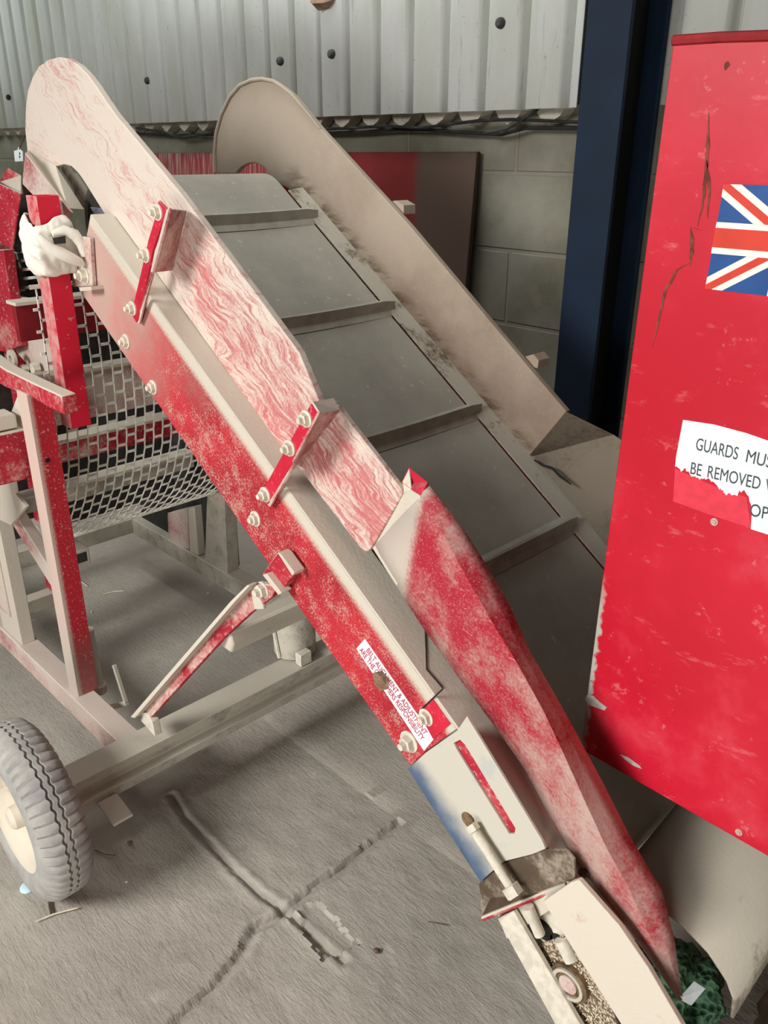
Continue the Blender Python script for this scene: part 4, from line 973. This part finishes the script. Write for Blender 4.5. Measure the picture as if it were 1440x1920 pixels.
# ================================================================= LOOSE THINGS
# steel chute lip reaching over the belt under the red machine
ch = MB(); 
yc0, yc1 = 1.0, 1.75
sec = [(-.46, .475), (-.40, .482), (-.34, .476), (-.29, .455), (-.255, .425), (-.240, .40), (-.236, .36)]
for (x, z) in sec: ch.v += [V((x, yc0, z)), V((x, yc1, z+.10))]
for i in range(len(sec)-1): ch.f.append((2*i, 2*i+1, 2*i+3, 2*i+2))
o = ch.build('steel_chute', m_dusty('dusty_chute', (.20, .17, .13), (.46, .42, .34), cover=.55, scale=16, up_gain=.25, speck=0), None, smooth=True, solid=.005)
tag(o, 'dusty grey curved steel chute under the red machine guard, right of the flared hopper side', 'chute')
def blob(name, c, rx, ry, rz, mat, label, cat, seed, amp=.25, freq=9):
    mb = MB(); n, m_ = 40, 22
    for i in range(m_+1):
        a = math.pi*i/m_
        for k in range(n):
            b = 2*math.pi*k/n; d = V((math.sin(a)*math.cos(b), math.sin(a)*math.sin(b), math.cos(a)))
            s = 1+amp*mnoise.noise(d*freq*.25+V((seed, seed, 0)))+amp*.35*mnoise.noise(d*freq*.8+V((seed, 0, seed)))
            p = V(c)+V((d.x*rx*s, d.y*ry*s, d.z*rz*s)); p.z = max(p.z, .002); mb.v.append(p)
    for i in range(m_):
        for k in range(n): k2 = (k+1) % n; mb.f.append((i*n+k, i*n+k2, (i+1)*n+k2, (i+1)*n+k))
    return tag(mb.build(name, mat, None, smooth=True), label, cat)
def m_net():
    t = NT('green_net'); v = t.tc.outputs['Object']; vo = t.n('ShaderNodeTexVoronoi'); t.put(vo.inputs['Vector'], v); vo.inputs['Scale'].default_value = 75
    c = t.mix(t.step(vo.outputs['Distance'], .25, .6), (.02, .07, .035), (.13, .27, .16))
    return t.fin(c, .7, vo.outputs['Distance'], .006, 1)
NETM = m_net()
gc = aZ(1283, 1892, .10)
blob('net_sack', (gc.x-.05, gc.y+.02, .085), .10, .12, .085, NETM, 'crumpled dark green net sack on the floor under the tail of the elevator', 'net sack', 3, .35, 10)
wc = aZ(1292, 1862, .19)
mb = MB(); mb.add([wc+V((-.012, -.01, -.018)), wc+V((.012, -.012, -.010)), wc+V((.022, .012, .022)), wc+V((.0, .014, .018)), wc+V((.006, .0, .006))], [(0, 1, 4), (1, 2, 4), (2, 3, 4), (3, 0, 4)])
tag(mb.build('plastic_scrap', MAT['white'], None, solid=.002), 'small crumpled white plastic scrap lying on the green net sack', 'scrap')
bc_ = aZ(1425, 1870, .16)
blob('brown_sack', (bc_.x+.13, bc_.y+.05, .10), .13, .17, .12, m_simple('brown_sacking', (.20, .15, .105), .95, .2, 30, bump=.004), 'brown sack slumped on the floor below the steel chute', 'sack', 8, .35, 7)
# rag tied round the red box section
def rag():
    mb = MB(); n, m_ = 110, 46; c = V((X, Yc, 0)); z0, z1 = 1.335, 1.452
    for i in range(m_+1):
        t = i/m_; z = z0+(z1-z0)*t; bulge = math.sin(math.pi*min(1, t*1.02))**.5
        for k in range(n):
            a = 2*math.pi*k/n; d = V((math.cos(a), math.sin(a), 0)); sq = .030/max(abs(d.x), abs(d.y))
            q = V((d.x, d.y, z*6)); w = .006+.020*bulge*(.75+.5*mnoise.noise(V((d.x*1.6, d.y*1.6, z*14)))) + bulge*(.007*abs(mnoise.noise(V((d.x*3, d.y*3, z*34+d.x*2)))) + .0035*math.sin(a*7+z*120+3*mnoise.noise(V((d.x*2, d.y*2, z*20)))))
            p = c+d*(min(sq, .041)+max(.002, w)); p.z = z+.012*mnoise.noise(V((d.x*2, d.y*2, 5)))+.010*math.sin(a*2+.6)*t; mb.v.append(p)
    for i in range(m_):
        for k in range(n): k2 = (k+1) % n; mb.f.append((i*n+k, i*n+k2, (i+1)*n+k2, (i+1)*n+k))
    o = mb.build('cotton_rag', MAT['rag'], None, smooth=True, solid=.003)
    return tag(o, 'white cotton rag wound around the bright red square tube', 'rag')
rg = rag()
# twisted fold with frayed end across the rag
mb = MB(); P = [aX(70, 440, -1.905), aX(92, 464, -1.895), aX(112, 474, -1.89), aX(132, 484, -1.885), aX(150, 492, -1.885), aX(158, 497, -1.89)]
mb.tube(P, [.008, .013, .014, .013, .010, .004], 12); t_ = mb.build('twisted_fold', MAT['rag'], rg, smooth=True)
mb = MB(); P = [aX(98, 438, -1.905), aX(120, 432, -1.90), aX(140, 440, -1.895), aX(153, 458, -1.895), (aX(158, 482, -1.89))]
mb.tube(P, [.007, .012, .013, .012, .007], 12); mb.build('twisted_fold', MAT['rag'], rg, smooth=True)
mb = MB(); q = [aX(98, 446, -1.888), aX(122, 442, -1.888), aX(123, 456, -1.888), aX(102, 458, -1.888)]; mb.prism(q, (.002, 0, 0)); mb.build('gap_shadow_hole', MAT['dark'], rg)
# small white tag on the wall side, far left
tgp = [aY(*p, 1.02) for p in ((26, 283), (33, 281), (34, 276), (38, 281), (42, 284), (43, 302), (28, 303))]
mb = MB(); mb.prism(tgp, (0, .002, 0)); tgo = mb.build('plastic_tag', MAT['white']); tag(tgo, 'small white plastic tag hanging at the left of the elevator head', 'tag')
mb = MB()
for py in (288, 294): p = aY(37, py, 1.0195); mb.tube([p, p+V((0, -.0006, 0))], .0035, 10)
mb.build('punched_hole', MAT['letter_dark'], tgo)
mb = MB(); mb.tube([aY(36, 280, 1.021), aY(44, 262, 1.0), aY(50, 250, .962)], .0012, 6); mb.build('string', MAT['black'], tgo)
# pale blue lid and litter on the floor
lp = aZ(52, 1663); mb = MB(); mb.lathe([(0, .006), (.014, .006), (.017, .004), (.018, 0), (0, 0)], lp+V((0, 0, -.002)), (0, 0, 1), 24)
tag(mb.build('plastic_disc', m_simple('pale_blue_plastic', (.62, .80, .88), .4, .03, 20), None, smooth=True), 'round pale blue plastic disc on the floor beside the near wheel', 'disc')
def straw(pts, r, label, mat='straw', name='straw_stem', cat='straw', g='straw stems on the floor'):
    mb = MB(); P = [aZ(px, py, .0035) for px, py in pts]; mb.tube(P, r, 6); tag(mb.build(name, MAT[mat], None, smooth=True), label, cat, g)
straw([(194, 1114), (214, 1109), (232, 1108)], .0022, 'pale straw stem on the shaded floor between the chassis rails')
straw([(146, 1086), (164, 1099)], .0022, 'short pale straw stem on the floor beside the frame leg')
straw([(66, 1728), (100, 1714), (146, 1702)], .0016, 'long pale straw stem on the floor at the foot of the near tyre')
straw([(803, 1728), (838, 1734)], .0012, 'thin dark straw stem on the bare floor left of the tail', 'twig')
straw([(178, 1594), (196, 1602), (216, 1604)], .0016, 'short dark twig on the floor right of the near tyre', 'twig', 'twig', 'twig', 'twigs by the near tyre')
straw([(92, 1685), (93, 1700), (96, 1712)], .003, 'stubby dark twig on the floor under the near tyre', 'twig', 'twig', 'twig', 'twigs by the near tyre')
for i, (px, py, w) in enumerate(((706, 1782, .007), (243, 1580, .007), (237, 1653, .004), (172, 1147, .005), (64, 1162, .004), (390, 1112, .006))):
    lab = ['dark clod of dirt on the floor left of the tail', 'small clod of dirt on the floor right of the near tyre', 'small pale stone on the floor below the tyre side clod', 'white chip on the shaded floor beside the frame leg', 'pale speck of stone on the floor between two frame legs', 'pale pebble on the floor beside the far chassis rail'][i]
    mb = MB(); c = aZ(px, py, w*.4); mb.lathe([(0, -w*.5), (w*.8, -w*.4), (w, 0), (w*.6, w*.5), (0, w*.6)], c, (0, 0, 1), 9)
    for j, p in enumerate(mb.v): mb.v[j] = p+V((mnoise.noise(p*300), mnoise.noise(p*280), 0))*w*.4
    tag(mb.build('pebble', MAT['twig'] if i < 2 else MAT['bolt'], None, smooth=True), lab, 'pebble', 'pebbles and clods on the floor')
